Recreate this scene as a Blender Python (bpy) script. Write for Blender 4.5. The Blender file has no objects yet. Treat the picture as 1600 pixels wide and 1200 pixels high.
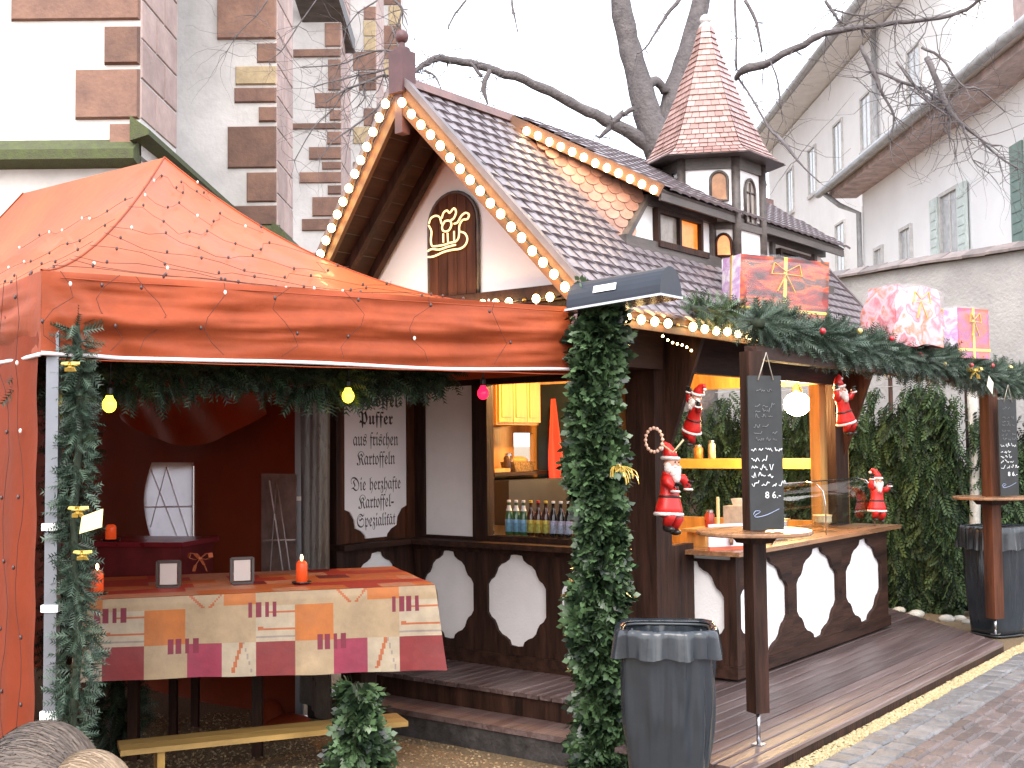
import bpy, math, random
import numpy as np
from mathutils import Vector, Matrix, Euler, noise
R = math.radians
rnd = random.Random(7)
sc = bpy.context.scene
COL = sc.collection

# ---------------------------------------------------------------- camera, sky, exposure
cam_d = bpy.data.cameras.new('camera'); cam = bpy.data.objects.new('camera', cam_d); COL.objects.link(cam)
cam_d.sensor_width = 36; cam_d.lens = 36*1841.4/1600; cam_d.clip_start = .05; cam_d.clip_end = 1500
_p, _r = R(2.947), R(.604)
_F = Vector((0, math.cos(_p), math.sin(_p))); _U = Vector((0, -math.sin(_p), math.cos(_p))); _R = Vector((1, 0, 0))
_R2 = _R*math.cos(_r) - _U*math.sin(_r); _U2 = _U*math.cos(_r) + _R*math.sin(_r)
m3 = Matrix((_R2, _U2, -_F)).transposed()
cam.matrix_world = Matrix.Translation((0, 0, 1.58)) @ m3.to_4x4()
sc.camera = cam
sc.render.resolution_x, sc.render.resolution_y = 1024, 768

SUN_EL, SUN_AZ = R(44), R(184)
w = bpy.data.worlds.new("World"); sc.world = w; w.use_nodes = True
nt = w.node_tree; nt.nodes.clear()
def wn(t, **k):
    n = nt.nodes.new(t)
    for a, b in k.items(): setattr(n, a, b)
    return n
sky = wn('ShaderNodeTexSky', sky_type='NISHITA', sun_disc=False, sun_elevation=SUN_EL, sun_rotation=SUN_AZ)
sky.dust_density = 4; sky.air_density = 1.4
b1 = wn('ShaderNodeBackground'); b1.inputs['Strength'].default_value = .05
nt.links.new(sky.outputs[0], b1.inputs['Color'])
b2 = wn('ShaderNodeBackground'); b2.inputs['Strength'].default_value = .92        # the cloud deck
tc = wn('ShaderNodeTexCoord'); nz = wn('ShaderNodeTexNoise'); nz.inputs['Scale'].default_value = 2.2; nz.inputs['Detail'].default_value = 5
nt.links.new(tc.outputs['Generated'], nz.inputs['Vector'])
cr = wn('ShaderNodeValToRGB'); cr.color_ramp.elements[0].position = .35; cr.color_ramp.elements[1].position = .65
cr.color_ramp.elements[0].color = (.74, .80, .93, 1); cr.color_ramp.elements[1].color = (.97, .97, 1, 1)
nt.links.new(nz.outputs['Fac'], cr.inputs[0]); nt.links.new(cr.outputs[0], b2.inputs['Color'])
ad = wn('ShaderNodeAddShader'); wo = wn('ShaderNodeOutputWorld')
nt.links.new(b1.outputs[0], ad.inputs[0]); nt.links.new(b2.outputs[0], ad.inputs[1]); nt.links.new(ad.outputs[0], wo.inputs['Surface'])
sd = bpy.data.lights.new('sun', 'SUN'); sd.energy = .9; sd.angle = R(45); sd.color = (1, .97, .92)
so = bpy.data.objects.new('sun', sd); COL.objects.link(so)
so.rotation_euler = (R(90)-SUN_EL, 0, R(180)-SUN_AZ)
so.location = (0, 0, 20)
sc.view_settings.view_transform = 'Standard'; sc.view_settings.look = 'None'
sc.view_settings.exposure = 1.6; sc.view_settings.gamma = 1; sc.view_settings.use_curve_mapping = False
sc.render.engine = 'CYCLES'
sc.cycles.use_denoising = True
try: sc.cycles.denoiser = 'OPENIMAGEDENOISE'
except Exception: pass
sc.cycles.max_bounces = 7; sc.cycles.transparent_max_bounces = 12; sc.cycles.sample_clamp_indirect = 6
sc.cycles.caustics_reflective = False; sc.cycles.caustics_refractive = False

# ---------------------------------------------------------------- frames
TH = R(52.506); K = Vector((.951, 7.736, 0))
AX = Vector((math.cos(TH), math.sin(TH), 0)); BX = Vector((-AX.y, AX.x, 0))
def H(a, b, z=0): return K + a*AX + b*BX + Vector((0, 0, z))      # hut frame -> world
def toH(p):
    v = Vector(p) - K; return (v.dot(AX), v.dot(BX), v.z)

# ---------------------------------------------------------------- materials
MC = {}
def mat(name, col, rough=.6, var=.12, scale=6., bump=.0, metal=0., col2=None, stretch=(1, 1, 1), emis=None, estr=0., trans=0.,
        spec=.5, coat=0., objrand=0., alpha=1., bscale=None, transl=0., attr=None, detail=5):
    if name in MC: return MC[name]
    m = bpy.data.materials.new(name); m.use_nodes = True; n = m.node_tree; N = n.nodes; L = n.links
    bs = N['Principled BSDF']; out = N['Material Output']
    bs.inputs['Roughness'].default_value = rough; bs.inputs['Metallic'].default_value = metal
    bs.inputs['Specular IOR Level'].default_value = spec; bs.inputs['Coat Weight'].default_value = coat
    bs.inputs['Transmission Weight'].default_value = trans; bs.inputs['Alpha'].default_value = alpha
    t = N.new('ShaderNodeTexCoord'); mp = N.new('ShaderNodeMapping'); mp.inputs['Scale'].default_value = stretch
    L.new(t.outputs['Object'], mp.inputs[0])
    v = mp.outputs[0]
    if objrand:
        oi = N.new('ShaderNodeObjectInfo'); va = N.new('ShaderNodeVectorMath'); va.operation = 'ADD'
        ml = N.new('ShaderNodeMath'); ml.operation = 'MULTIPLY'; ml.inputs[1].default_value = 37
        L.new(oi.outputs['Random'], ml.inputs[0]); L.new(mp.outputs[0], va.inputs[0]); L.new(ml.outputs[0], va.inputs[1]); v = va.outputs[0]
    z = N.new('ShaderNodeTexNoise'); z.inputs['Scale'].default_value = scale; z.inputs['Detail'].default_value = detail
    z.inputs['Roughness'].default_value = .65; L.new(v, z.inputs['Vector'])
    c = Vector(col); c2 = Vector(col2) if col2 else c*(1-var*2.2)
    r = N.new('ShaderNodeValToRGB'); r.color_ramp.elements[0].position = .32; r.color_ramp.elements[1].position = .68
    hi = c if col2 else c*(1+var)
    r.color_ramp.elements[0].color = (*c2, 1); r.color_ramp.elements[1].color = (*hi, 1)
    if attr:
        at = N.new('ShaderNodeAttribute'); at.attribute_name = attr
        mx0 = N.new('ShaderNodeMath'); mx0.operation = 'MULTIPLY_ADD'; mx0.inputs[1].default_value = .35
        L.new(z.outputs['Fac'], mx0.inputs[0]); L.new(at.outputs['Fac'], mx0.inputs[2])
        sb = N.new('ShaderNodeMath'); sb.operation = 'SUBTRACT'; sb.inputs[1].default_value = .17
        L.new(mx0.outputs[0], sb.inputs[0]); L.new(sb.outputs[0], r.inputs[0])
        r.color_ramp.elements[0].position = .1; r.color_ramp.elements[1].position = .95
    else: L.new(z.outputs['Fac'], r.inputs[0])
    cout = r.outputs[0]
    if objrand:
        hs = N.new('ShaderNodeHueSaturation'); mr = N.new('ShaderNodeMapRange')
        mr.inputs['To Min'].default_value = 1-objrand; mr.inputs['To Max'].default_value = 1+objrand
        L.new(oi.outputs['Random'], mr.inputs[0]); L.new(mr.outputs[0], hs.inputs['Value']); L.new(cout, hs.inputs['Color']); cout = hs.outputs[0]
    L.new(cout, bs.inputs['Base Color'])
    rr = N.new('ShaderNodeMapRange'); rr.inputs['To Min'].default_value = max(.03, rough-.12); rr.inputs['To Max'].default_value = min(1, rough+.12)
    L.new(z.outputs['Fac'], rr.inputs[0]); L.new(rr.outputs[0], bs.inputs['Roughness'])
    if bump:
        b = N.new('ShaderNodeBump'); b.inputs['Strength'].default_value = bump; b.inputs['Distance'].default_value = .02
        z2 = N.new('ShaderNodeTexNoise'); z2.inputs['Scale'].default_value = bscale or scale*4; z2.inputs['Detail'].default_value = 4
        L.new(v, z2.inputs['Vector']); L.new(z2.outputs['Fac'], b.inputs['Height']); L.new(b.outputs[0], bs.inputs['Normal'])
    if emis:
        bs.inputs['Emission Color'].default_value = (*emis, 1); bs.inputs['Emission Strength'].default_value = estr
    if transl:
        tl = N.new('ShaderNodeBsdfTranslucent'); mx = N.new('ShaderNodeMixShader'); mx.inputs[0].default_value = transl
        L.new(cout, tl.inputs['Color']); L.new(bs.outputs[0], mx.inputs[1]); L.new(tl.outputs[0], mx.inputs[2]); L.new(mx.outputs[0], out.inputs['Surface'])
    MC[name] = m
    return m
def glass(name, tint=(1, 1, 1), gloss=.12, rough=.03):
    if name in MC: return MC[name]
    m = bpy.data.materials.new(name); m.use_nodes = True; n = m.node_tree; N = n.nodes; L = n.links; N.clear()
    o = N.new('ShaderNodeOutputMaterial'); t = N.new('ShaderNodeBsdfTransparent'); g = N.new('ShaderNodeBsdfGlossy'); mx = N.new('ShaderNodeMixShader')
    fr = N.new('ShaderNodeFresnel'); fr.inputs[0].default_value = 1.45
    ad = N.new('ShaderNodeMath'); ad.operation = 'ADD'; ad.operation = 'MULTIPLY'; ad.inputs[1].default_value = gloss*5; ad.use_clamp = True
    t.inputs[0].default_value = (*tint, 1); g.inputs['Roughness'].default_value = rough
    L.new(fr.outputs[0], ad.inputs[0]); L.new(ad.outputs[0], mx.inputs[0]); L.new(t.outputs[0], mx.inputs[1]); L.new(g.outputs[0], mx.inputs[2]); L.new(mx.outputs[0], o.inputs[0])
    MC[name] = m; return m

wood = mat('dark_stained_wood', (.040, .017, .011), .62, spec=.22, stretch=(1, 1, .12), scale=14, bump=.25, var=.35)
woodh = mat('dark_stained_wood_long', (.040, .017, .011), .62, spec=.22, stretch=(.12, 1, 1), scale=14, bump=.25, var=.35)
woodred = mat('reddish_stained_wood', (.080, .027, .013), .6, spec=.22, stretch=(1, 1, .1), scale=16, bump=.2, var=.3, objrand=.15)
woodsoff = mat('soffit_wood', (.042, .018, .012), .6, spec=.22, stretch=(.1, 1, 1), scale=14, bump=.2, var=.25, objrand=.18)
woodgrey = mat('grey_brown_trim', (.085, .068, .062), .5, stretch=(.2, 1, 1), scale=12, bump=.2, var=.25)
plankm = mat('wet_deck_plank', (.135, .096, .092), .40, stretch=(.07, 1, 1), scale=12, bump=.45, col2=(.055, .030, .028), objrand=.28, spec=.7)
plaster = mat('white_plaster', (.88, .86, .875), .8, scale=3, bump=.12, var=.03, bscale=60)
honey = mat('honey_pine', (.52, .27, .075), .5, stretch=(1, 1, .12), scale=10, bump=.1, var=.2, objrand=.12)
tilem = mat('roof_tile_glaze', (.19, .16, .172), .34, scale=9, var=.12, objrand=.08, bump=.1, spec=.5, bscale=40)
tilestuff = tilem
ridgem = mat('ridge_clay', (.16, .085, .075), .5, scale=8, var=.2, bump=.2)
spirem = mat('spire_shingle', (.38, .23, .205), .3, scale=7, var=.25, bump=.15, spec=.7, attr='tint', col2=(.24, .125, .105))
scalem = mat('beaver_tail_tile', (.33, .17, .13), .4, scale=7, var=.2, objrand=.3, bump=.2)
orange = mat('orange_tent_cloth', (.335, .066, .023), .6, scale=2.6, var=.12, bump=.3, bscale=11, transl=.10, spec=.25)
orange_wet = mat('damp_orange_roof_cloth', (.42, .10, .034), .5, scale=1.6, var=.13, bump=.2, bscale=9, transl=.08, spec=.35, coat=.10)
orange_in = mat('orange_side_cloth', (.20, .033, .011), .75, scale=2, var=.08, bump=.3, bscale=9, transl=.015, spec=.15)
whitetrim = mat('white_piping', (.75, .68, .72), .6, var=.03)
alu = mat('grey_aluminium', (.20, .21, .24), .38, metal=.6, var=.04)
white = mat('white_plastic', (.8, .8, .8), .4, var=.02)
black = mat('black_plastic', (.012, .012, .014), .4, var=.1)
steel = mat('brushed_steel', (.5, .5, .52), .25, metal=1, var=.05)
lamp_on = mat('lit_bulb', (1, .8, .5), .3, emis=(1, .66, .27), estr=9.5)
brass = mat('brass_socket', (.35, .2, .06), .4, metal=.7)
leafA = mat('fir_sprig', (.04, .085, .045), .5, attr='tint', col2=(.004, .012, .006), scale=5, spec=.5)
leafB = mat('broad_evergreen_sprig', (.10, .175, .075), .40, attr='tint', col2=(.003, .010, .004), scale=5, spec=.6)  # tint contrast widened to stand for highlights and dark gaps
leafC = mat('hanging_conifer_spray', (.062, .108, .042), .65, attr='tint', col2=(.004, .012, .006), scale=3, spec=.3)
leafD = mat('silver_fir_sprig', (.085, .13, .09), .5, attr='tint', col2=(.008, .022, .012), scale=5, spec=.5)
stemm = mat('garland_core', (.02, .03, .015), .8)
santared = mat('red_plastic', (.60, .018, .015), .38, var=.15, scale=20, spec=.5)
santawhite = mat('white_fur_trim', (.78, .72, .70), .8, var=.06, scale=40, bump=.4)
skin = mat('face_paint', (.62, .33, .24), .5, var=.05)
foilp = mat('clear_film', (.75, .72, .76), .12, var=.05, scale=12, bump=.9, bscale=16, alpha=.10, spec=.9)
gold = mat('gold_ribbon', (.75, .52, .12), .3, metal=.5, var=.1)
bagm = mat('grey_bin_liner', (.024, .029, .036), .17, scale=2, var=.12, bump=.12, bscale=6, spec=.6)
slate = mat('blackboard', (.022, .024, .026), .6, var=.25, scale=5)
chalk = mat('chalk_white', (.72, .74, .76), .9, var=.1)
chalkdim = mat('rubbed_chalk', (.20, .21, .22), .9, var=.2)
ink = mat('black_letter_paint', (.035, .028, .03), .6)

# ---------------------------------------------------------------- mesh helpers
class MB:
    def __init__(s): s.v = []; s.f = []; s.mi = []; s.m = 0; s.sm = False; s.smf = []
    def add(s, vs, fs):
        o = len(s.v); s.v += [tuple(v) for v in vs]; s.f += [tuple(i+o for i in f) for f in fs]
        s.mi += [s.m]*len(fs); s.smf += [s.sm]*len(fs); return s
    def box(s, x0, x1, y0, y1, z0, z1):
        if x0 > x1: x0, x1 = x1, x0
        if y0 > y1: y0, y1 = y1, y0
        if z0 > z1: z0, z1 = z1, z0
        return s.add([(x0,y0,z0),(x1,y0,z0),(x1,y1,z0),(x0,y1,z0),(x0,y0,z1),(x1,y0,z1),(x1,y1,z1),(x0,y1,z1)],
                     [(0,3,2,1),(4,5,6,7),(0,1,5,4),(1,2,6,5),(2,3,7,6),(3,0,4,7)])
    def obox(s, p0, p1, w, h, up=(0,0,1)):           # box beam between two points
        p0, p1 = Vector(p0), Vector(p1); d = (p1-p0).normalized(); up = Vector(up)
        sd = d.cross(up)
        if sd.length < 1e-5: sd = Vector((1,0,0))
        sd.normalize(); u = sd.cross(d).normalized()
        vs = [p + sd*i*w/2 + u*j*h/2 for p in (p0, p1) for i, j in ((-1,-1),(1,-1),(1,1),(-1,1))]
        return s.add(vs, [(0,1,2,3),(7,6,5,4),(0,4,5,1),(1,5,6,2),(2,6,7,3),(3,7,4,0)])
    def prism(s, pts, d):                            # polygon (3D pts) extruded by vector d
        n = len(pts); d = Vector(d); a = [Vector(p) for p in pts]; b = [p+d for p in a]
        nrm = Vector((0,0,0))
        for i in range(n): nrm += (a[i]-a[0]).cross(a[(i+1)%n]-a[0])
        fs = [tuple(range(n))[::-1], tuple(range(n, 2*n))] + [(i, (i+1)%n, n+(i+1)%n, n+i) for i in range(n)]
        if nrm.dot(d) < 0: fs = [f[::-1] for f in fs]
        return s.add(a+b, fs)
    def slab(s, quad, t):                            # thin slab below a quad (any 3D polygon)
        q = [Vector(p) for p in quad]; n = (q[1]-q[0]).cross(q[2]-q[0]).normalized()
        if n.z < 0: n = -n
        return s.prism(q, -n*t)
    def tube(s, pts, r, seg=6, cap=True):
        pts = [Vector(p) for p in pts]; n = len(pts); rs = r if isinstance(r, (list, tuple)) else [r]*n
        vs = []; up = Vector((.13,.21,1)).normalized(); pu = None
        for i, p in enumerate(pts):
            d = (pts[min(i+1, n-1)] - pts[max(i-1, 0)])
            if d.length < 1e-9: d = Vector((0,0,1))
            d.normalize(); u = (pu or (up if abs(d.dot(up)) < .95 else Vector((1,0,0)))); sd = d.cross(u)
            if sd.length < 1e-4: sd = d.orthogonal()
            sd.normalize(); u = sd.cross(d).normalized(); pu = u
            vs += [p + (sd*math.cos(2*math.pi*k/seg) + u*math.sin(2*math.pi*k/seg))*rs[i] for k in range(seg)]
        fs = [(i*seg+k, i*seg+(k+1)%seg, (i+1)*seg+(k+1)%seg, (i+1)*seg+k) for i in range(n-1) for k in range(seg)]
        if cap: fs += [tuple(range(seg))[::-1], tuple(range((n-1)*seg, n*seg))]
        sm = s.sm; s.sm = True; s.add(vs, fs); s.sm = sm; return s
    def lathe(s, prof, seg=16, c=(0,0,0), sx=1, sy=1, cap=True):
        n = len(prof); vs = [(c[0]+r*math.cos(2*math.pi*k/seg)*sx, c[1]+r*math.sin(2*math.pi*k/seg)*sy, c[2]+z) for r, z in prof for k in range(seg)]
        fs = [(i*seg+k, i*seg+(k+1)%seg, (i+1)*seg+(k+1)%seg, (i+1)*seg+k) for i in range(n-1) for k in range(seg)]
        if cap: fs += [tuple(range(seg))[::-1], tuple(range((n-1)*seg, n*seg))]
        return s.add(vs, fs)
    def ell(s, c, r, rot=None, seg=12, rings=8):
        M = rot or Matrix.Identity(3); c = Vector(c); vs = []
        for i in range(rings+1):
            ph = math.pi*i/rings
            for k in range(seg):
                t = 2*math.pi*k/seg
                vs.append(c + M @ Vector((r[0]*math.sin(ph)*math.cos(t), r[1]*math.sin(ph)*math.sin(t), -r[2]*math.cos(ph))))
        fs = [(i*seg+k, i*seg+(k+1)%seg, (i+1)*seg+(k+1)%seg, (i+1)*seg+k) for i in range(rings) for k in range(seg)]
        sm = s.sm; s.sm = True; s.add(vs, fs); s.sm = sm; return s
    def xf(s, M):
        s.v = [tuple(M @ Vector(v)) for v in s.v]; return s
OFF = {}
def _mk(name, mb, mats):
    me = bpy.data.meshes.new(name); me.from_pydata(mb.v, [], mb.f)
    for m in (mats if isinstance(mats, (list, tuple)) else [mats]): me.materials.append(m)
    if any(mb.mi): me.polygons.foreach_set('material_index', mb.mi)
    if any(mb.smf): me.polygons.foreach_set('use_smooth', mb.smf)
    me.validate(); me.update(); return me
def centre(mb):
    a = np.array(mb.v); lo, hi = a.min(0), a.max(0); return Vector(((lo[0]+hi[0])/2, (lo[1]+hi[1])/2, lo[2]))
def obj(name, mb, mats, parent=None, frame=None, label=None, cat=None, group=None, kind=None, rot=None):
    """mb is in the frame of the thing (child) or of `frame` ('H' hut frame or None world)."""
    c = centre(mb); mb.v = [tuple(Vector(v)-c) for v in mb.v]
    o = bpy.data.objects.new(name, _mk(name, mb, mats)); COL.objects.link(o)
    if parent is not None:
        o.parent = parent; o.location = c - OFF.get(parent.name, Vector((0,0,0))); OFF[o.name] = c
    else:
        if frame == 'H': o.location = H(*c); o.rotation_euler.z = TH
        else: o.location = c
        OFF[o.name] = c
    for k, v in (('label', label), ('category', cat), ('group', group), ('kind', kind)):
        if v: o[k] = v
    return o
def thing(name, label, cat, loc=(0,0,0), rz=0, group=None, frame=None, kind=None):
    o = bpy.data.objects.new(name, None); COL.objects.link(o); o.empty_display_size = .1
    if frame == 'H': o.location = H(*loc); o.rotation_euler.z = TH + rz
    else: o.location = loc; o.rotation_euler.z = rz
    if label: o['label'] = label
    if cat: o['category'] = cat
    if group: o['group'] = group
    if kind: o['kind'] = kind
    OFF[o.name] = Vector((0,0,0))
    return o
def dup(root, loc, rz=None, label=None, group=None, scale=None):
    def cp(o, par):
        c = o.copy(); COL.objects.link(c)
        if par is not None: c.parent = par; c.matrix_parent_inverse = o.matrix_parent_inverse.copy()
        for ch in [x for x in KIDS.get(o.name, [])]: cp(ch, c)
        return c
    KIDS = {}
    for x in bpy.data.objects:
        if x.parent is not None: KIDS.setdefault(x.parent.name, []).append(x)
    r = cp(root, None); r.location = loc
    if rz is not None: r.rotation_euler.z = rz
    if label: r['label'] = label
    if group: r['group'] = group
    if scale: r.scale = (scale,)*3
    return r
def inst(name, mesh, parent, loc, rot=None, scale=None):     # cheap part sharing mesh data, loc in thing frame
    o = bpy.data.objects.new(name, mesh); COL.objects.link(o)
    if parent is not None:
        o.parent = parent; o.location = Vector(loc) - OFF.get(parent.name, Vector((0,0,0)))
    else: o.location = loc
    if rot is not None: o.rotation_euler = rot
    if scale is not None: o.scale = scale
    return o
def tint_attr(o, vals):
    at = o.data.attributes.new('tint', 'FLOAT', 'FACE'); at.data.foreach_set('value', vals)

# sprigs ---------------------------------------------------------------
def sprig_fir(L=.1, n=7, nl=.032, wd=.0045, droop=.0):
    vs = []; fs = []
    def tri(a, b, c): o = len(vs); vs.extend([a, b, c]); fs.append((o, o+1, o+2))
    tri((0, -.003, 0), (0, .003, 0), (L, 0, -droop*L))
    for i in range(n):
        x = L*(i+.6)/(n+.3); zz = -droop*L*(x/L)**2
        for sgn in (-1, 1):
            l = nl*(1-.45*i/n); dx, dy = l*.62, sgn*l*.75
            tri((x-wd, 0, zz), (x+wd, 0, zz), (x+dx, dy, zz+l*.22))
    return np.array(vs), fs
def sprig_leaf(L=.1, n=4, nl=.05, wd=.011):
    vs = []; fs = []
    for i in range(n*2+1):
        k = i//2; x = L*k/n*.8; sg = 1 if i % 2 else -1
        if i == n*2: ang = 0; x = L*.75
        else: ang = sg*.85
        l = nl*(1-.3*k/n); c, s_ = math.cos(ang), math.sin(ang); up = .25*((i*37 % 7)/7-.3)
        P = lambda u, v, w_: (x+u*c-v*s_, u*s_+v*c, w_)
        o = len(vs); vs.extend([P(0,0,0), P(l*.5, wd, l*up*.6+.004), P(l, 0, l*up), P(l*.5, -wd, l*up*.6-.004)]); fs.append((o, o+1, o+2, o+3))
    return np.array(vs), fs
def scatter(tv, tf, pos, dirs, scl, seed=1, upj=1.0):
    """instances of a template along dirs; returns verts, faces, per-face tint"""
    rg = np.random.default_rng(seed); n = len(pos); pos = np.asarray(pos, float); d = np.asarray(dirs, float)
    d /= np.linalg.norm(d, axis=1)[:, None] + 1e-9
    rv = rg.normal(size=(n, 3)); s = np.cross(d, rv); s /= np.linalg.norm(s, axis=1)[:, None] + 1e-9; u = np.cross(s, d)
    sc_ = np.asarray(scl, float).reshape(-1, 1, 1)
    V = pos[:, None, :] + sc_*(tv[None, :, 0:1]*d[:, None, :] + tv[None, :, 1:2]*s[:, None, :] + tv[None, :, 2:3]*u[:, None, :])
    m = len(tv); V = V.reshape(-1, 3)
    F = [tuple(i+k*m for i in f) for k in range(n) for f in tf]
    t = np.clip(rg.beta(1.6, 2.2, size=n), 0, 1)
    T = np.repeat(t, len(tf)) + rg.normal(size=n*len(tf))*.1
    return V, F, np.clip(T, 0, 1)
def foliage(name, parent, m, V, F, T, kind='stuff', frame=None):
    mb = MB(); mb.v = [tuple(v) for v in V]; mb.f = F; mb.mi = [0]*len(F); mb.smf = [False]*len(F)
    c = centre(mb)
    me = bpy.data.meshes.new(name); me.from_pydata((np.asarray(V)-np.array(c)).tolist(), [], F); me.materials.append(m)
    o = bpy.data.objects.new(name, me); COL.objects.link(o)
    if parent is not None: o.parent = parent; o.location = c - OFF.get(parent.name, Vector((0,0,0)))
    else: o.location = c
    tint_attr(o, T)
    if kind: o['kind'] = kind
    return o
def garland(label, path, r, n, m, tmpl, seed, cat='garland', flat=1., name='fir_garland', rfun=None, inward=0., droop=.25, group=None):
    """path: world points. n sprigs."""
    path = [Vector(p) for p in path]
    t = thing(name, label, cat, path[0] if path[0].z < path[-1].z else path[-1], group=group)
    base = t.location.copy(); P = [p-base for p in path]
    rg = np.random.default_rng(seed)
    mb = MB(); mb.tube(P, [r*.35]*len(P), 7); obj('core_rope', mb, stemm, t)
    seg = [(P[i+1]-P[i]).length for i in range(len(P)-1)]; tot = sum(seg)
    pos = []; dr = []; scl = []
    for i in range(n):
        s = rg.random()*tot; k = 0
        while k < len(seg)-1 and s > seg[k]: s -= seg[k]; k += 1
        f = s/seg[k]; p = P[k].lerp(P[k+1], f); d = (P[k+1]-P[k]).normalized()
        o1 = d.orthogonal().normalized(); o2 = d.cross(o1)
        a = rg.random()*2*math.pi; q = o1*math.cos(a)+o2*math.sin(a)
        gs = (sum(seg[:k])+s)/tot
        rr = r*(rfun(gs) if rfun else 1)*(.85+.3*math.sin(gs*tot*9+a*2))*(.35+.5*rg.random()**.6)
        pos.append(p+q*rr); dd = q*(.75+.5*rg.random()) + d*rg.normal()*.55 + Vector((0, 0, -droop)) + Vector(rg.normal(size=3))*.25
        dr.append(dd); scl.append(.7+.6*rg.random())
    V, F, T = scatter(*tmpl, pos, dr, scl, seed)
    foliage('sprigs', t, m, V, F, T)
    return t
# ---------------------------------------------------------------- ground
def sst(x): x = max(0, min(1, x)); return x*x*(3-2*x)
def gz(a, b): return -.08 - .25*sst((b+1.15)/.5)*(1-sst((a-.6)/2))
def gzw(x, y): a, b, _ = toH((x, y, 0)); return gz(a, b)
xs = sorted(set([round(v, 3) for v in np.concatenate([np.linspace(-9, 9, 110), -np.geomspace(9.5, 500, 16), np.geomspace(9.5, 500, 16)])]))
ys = sorted(set([round(v, 3) for v in np.concatenate([np.linspace(0, 18, 110), -np.geomspace(.5, 200, 10), np.geomspace(18.5, 900, 18)])]))
mb = MB(); mb.sm = True
mb.add([(x, y, gzw(x, y)) for y in ys for x in xs], [(j*len(xs)+i, j*len(xs)+i+1, (j+1)*len(xs)+i+1, (j+1)*len(xs)+i) for j in range(len(ys)-1) for i in range(len(xs)-1)])
gm = mat('gravel_floor', (.26, .185, .105), .9, scale=60, col2=(.13, .085, .045), bump=.8, bscale=150)
obj('ground', mb, gm, kind='structure')
rg = np.random.default_rng(4)
def pebbles(name, label, spots, size, m, seed):
    rg = np.random.default_rng(seed); n = len(spots)
    tv = np.array([(1,0,0),(-1,0,0),(0,1,0),(0,-1,0),(0,0,.7),(0,0,-.5)], float); tf = [(0,2,4),(2,1,4),(1,3,4),(3,0,4),(0,3,5),(3,1,5),(1,2,5),(2,0,5)]
    V, F, T = scatter(tv, tf, spots, rg.normal(size=(n, 3))*[1, 1, .2], size*(.6+.8*rg.random(n)), seed)
    o = foliage(name, None, m, V, F, T); o['label'] = label; o['category'] = 'gravel'; return o
peb = mat('yellow_pebble', (.50, .42, .25), .7, attr='tint', col2=(.30, .24, .12), scale=20)
sp = []
for _ in range(5200):
    a = rg.uniform(-1.9, 4.2); b = rg.uniform(-1.445, -1.335); p = H(a, b, gz(a, b)+.004); sp.append(p)
pebbles('gravel', 'strip of pale yellow gravel between the wooden deck and the grey kerb stones', sp, .011, peb, 5)
peb2 = mat('tan_pebble', (.36, .27, .155), .75, attr='tint', col2=(.20, .13, .07), scale=20)
sp = []
while len(sp) < 9000:
    x, y = rg.uniform(-3.6, 1.1), rg.uniform(4.9, 8.6)
    a, b, _ = toH((x, y, 0))
    if a > -.95 and b > -1.3: continue
    if a > -1.5 and b < -.5: continue
    sp.append((x, y, gz(a, b)+.003))
pebbles('gravel', 'loose tan gravel floor under the orange tent and before the deck step', sp, .010, peb2, 6)

# kerb of grey stones and the red pavement
kst = thing('kerb', None, None, (-1.9, -1.6, -.08), frame='H', kind='structure')
stm = mat('grey_kerb_stone', (.18, .178, .182), .5, scale=9, col2=(.095, .093, .10), objrand=.2, bump=.5, bscale=40, spec=.5)
smeshes = []
def stone_mesh(L, W, hgt, seed, name, m, chip=.012):
    r2 = random.Random(seed); b = MB()
    def j(): return r2.uniform(-chip, chip)
    c = .014
    base = [(-L/2+j(), -W/2+j()), (L/2+j(), -W/2+j()), (L/2+j(), W/2+j()), (-L/2+j(), W/2+j())]
    vs = [(x, y, 0) for x, y in base] + [(x, y, hgt-c) for x, y in base] + [(x*(1-2*c/L), y*(1-2*c/W), hgt+r2.uniform(-.003, .003)) for x, y in base]
    b.add(vs, [(0,1,5,4),(1,2,6,5),(2,3,7,6),(3,0,4,7),(4,5,9,8),(5,6,10,9),(6,7,11,10),(7,4,8,11),(8,9,10,11)])
    return _mk(name, b, m)
sm_ = [stone_mesh(.15, .145, .055, i, 'kerb_stone', stm) for i in range(6)]
OFF[kst.name] = Vector((-1.9, -1.6, -.08))
k = 0; a = -1.9
while a < 9:
    for row in range(2):
        inst('kerb_stone', sm_[k % 6], kst, (a+row*.07, -1.52-row*.155, gz(a, -1.5)-.036+rnd.uniform(-.004, .004)), (0, rnd.uniform(-.03, .03), rnd.uniform(-.04, .04))); k += 1
    a += .163
pv = thing('pavement', None, None, (0, -2.5, -.08), frame='H', kind='structure'); OFF[pv.name] = Vector((0, -2.5, -.08))
mb = MB(); mb.box(-6, 14, -12, -1.77, -.10, -.062)
obj('paving_bed', mb, mat('paving_sand', (.20, .18, .18), .9, scale=30, bump=.4), pv)
pvm = mat('red_paver', (.135, .10, .094), .45, scale=10, col2=(.08, .068, .070), objrand=.3, bump=.5, bscale=50, spec=.5)
pm_ = [stone_mesh(.196, .096, .03, 50+i, 'paver', pvm, .004) for i in range(5)]
far = MB(); cnt = 0; cells = []
for i in range(-30, 62):
    for j in range(1, 60):
        a = i*.2 + (j % 2)*.1; b = -1.76 - j*.1 + .05
        if -4 < a < 11 and b > -6: cells.append((((a-.5)**2*.35+(b+1.8)**2), a, b))
cells.sort()
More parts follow.
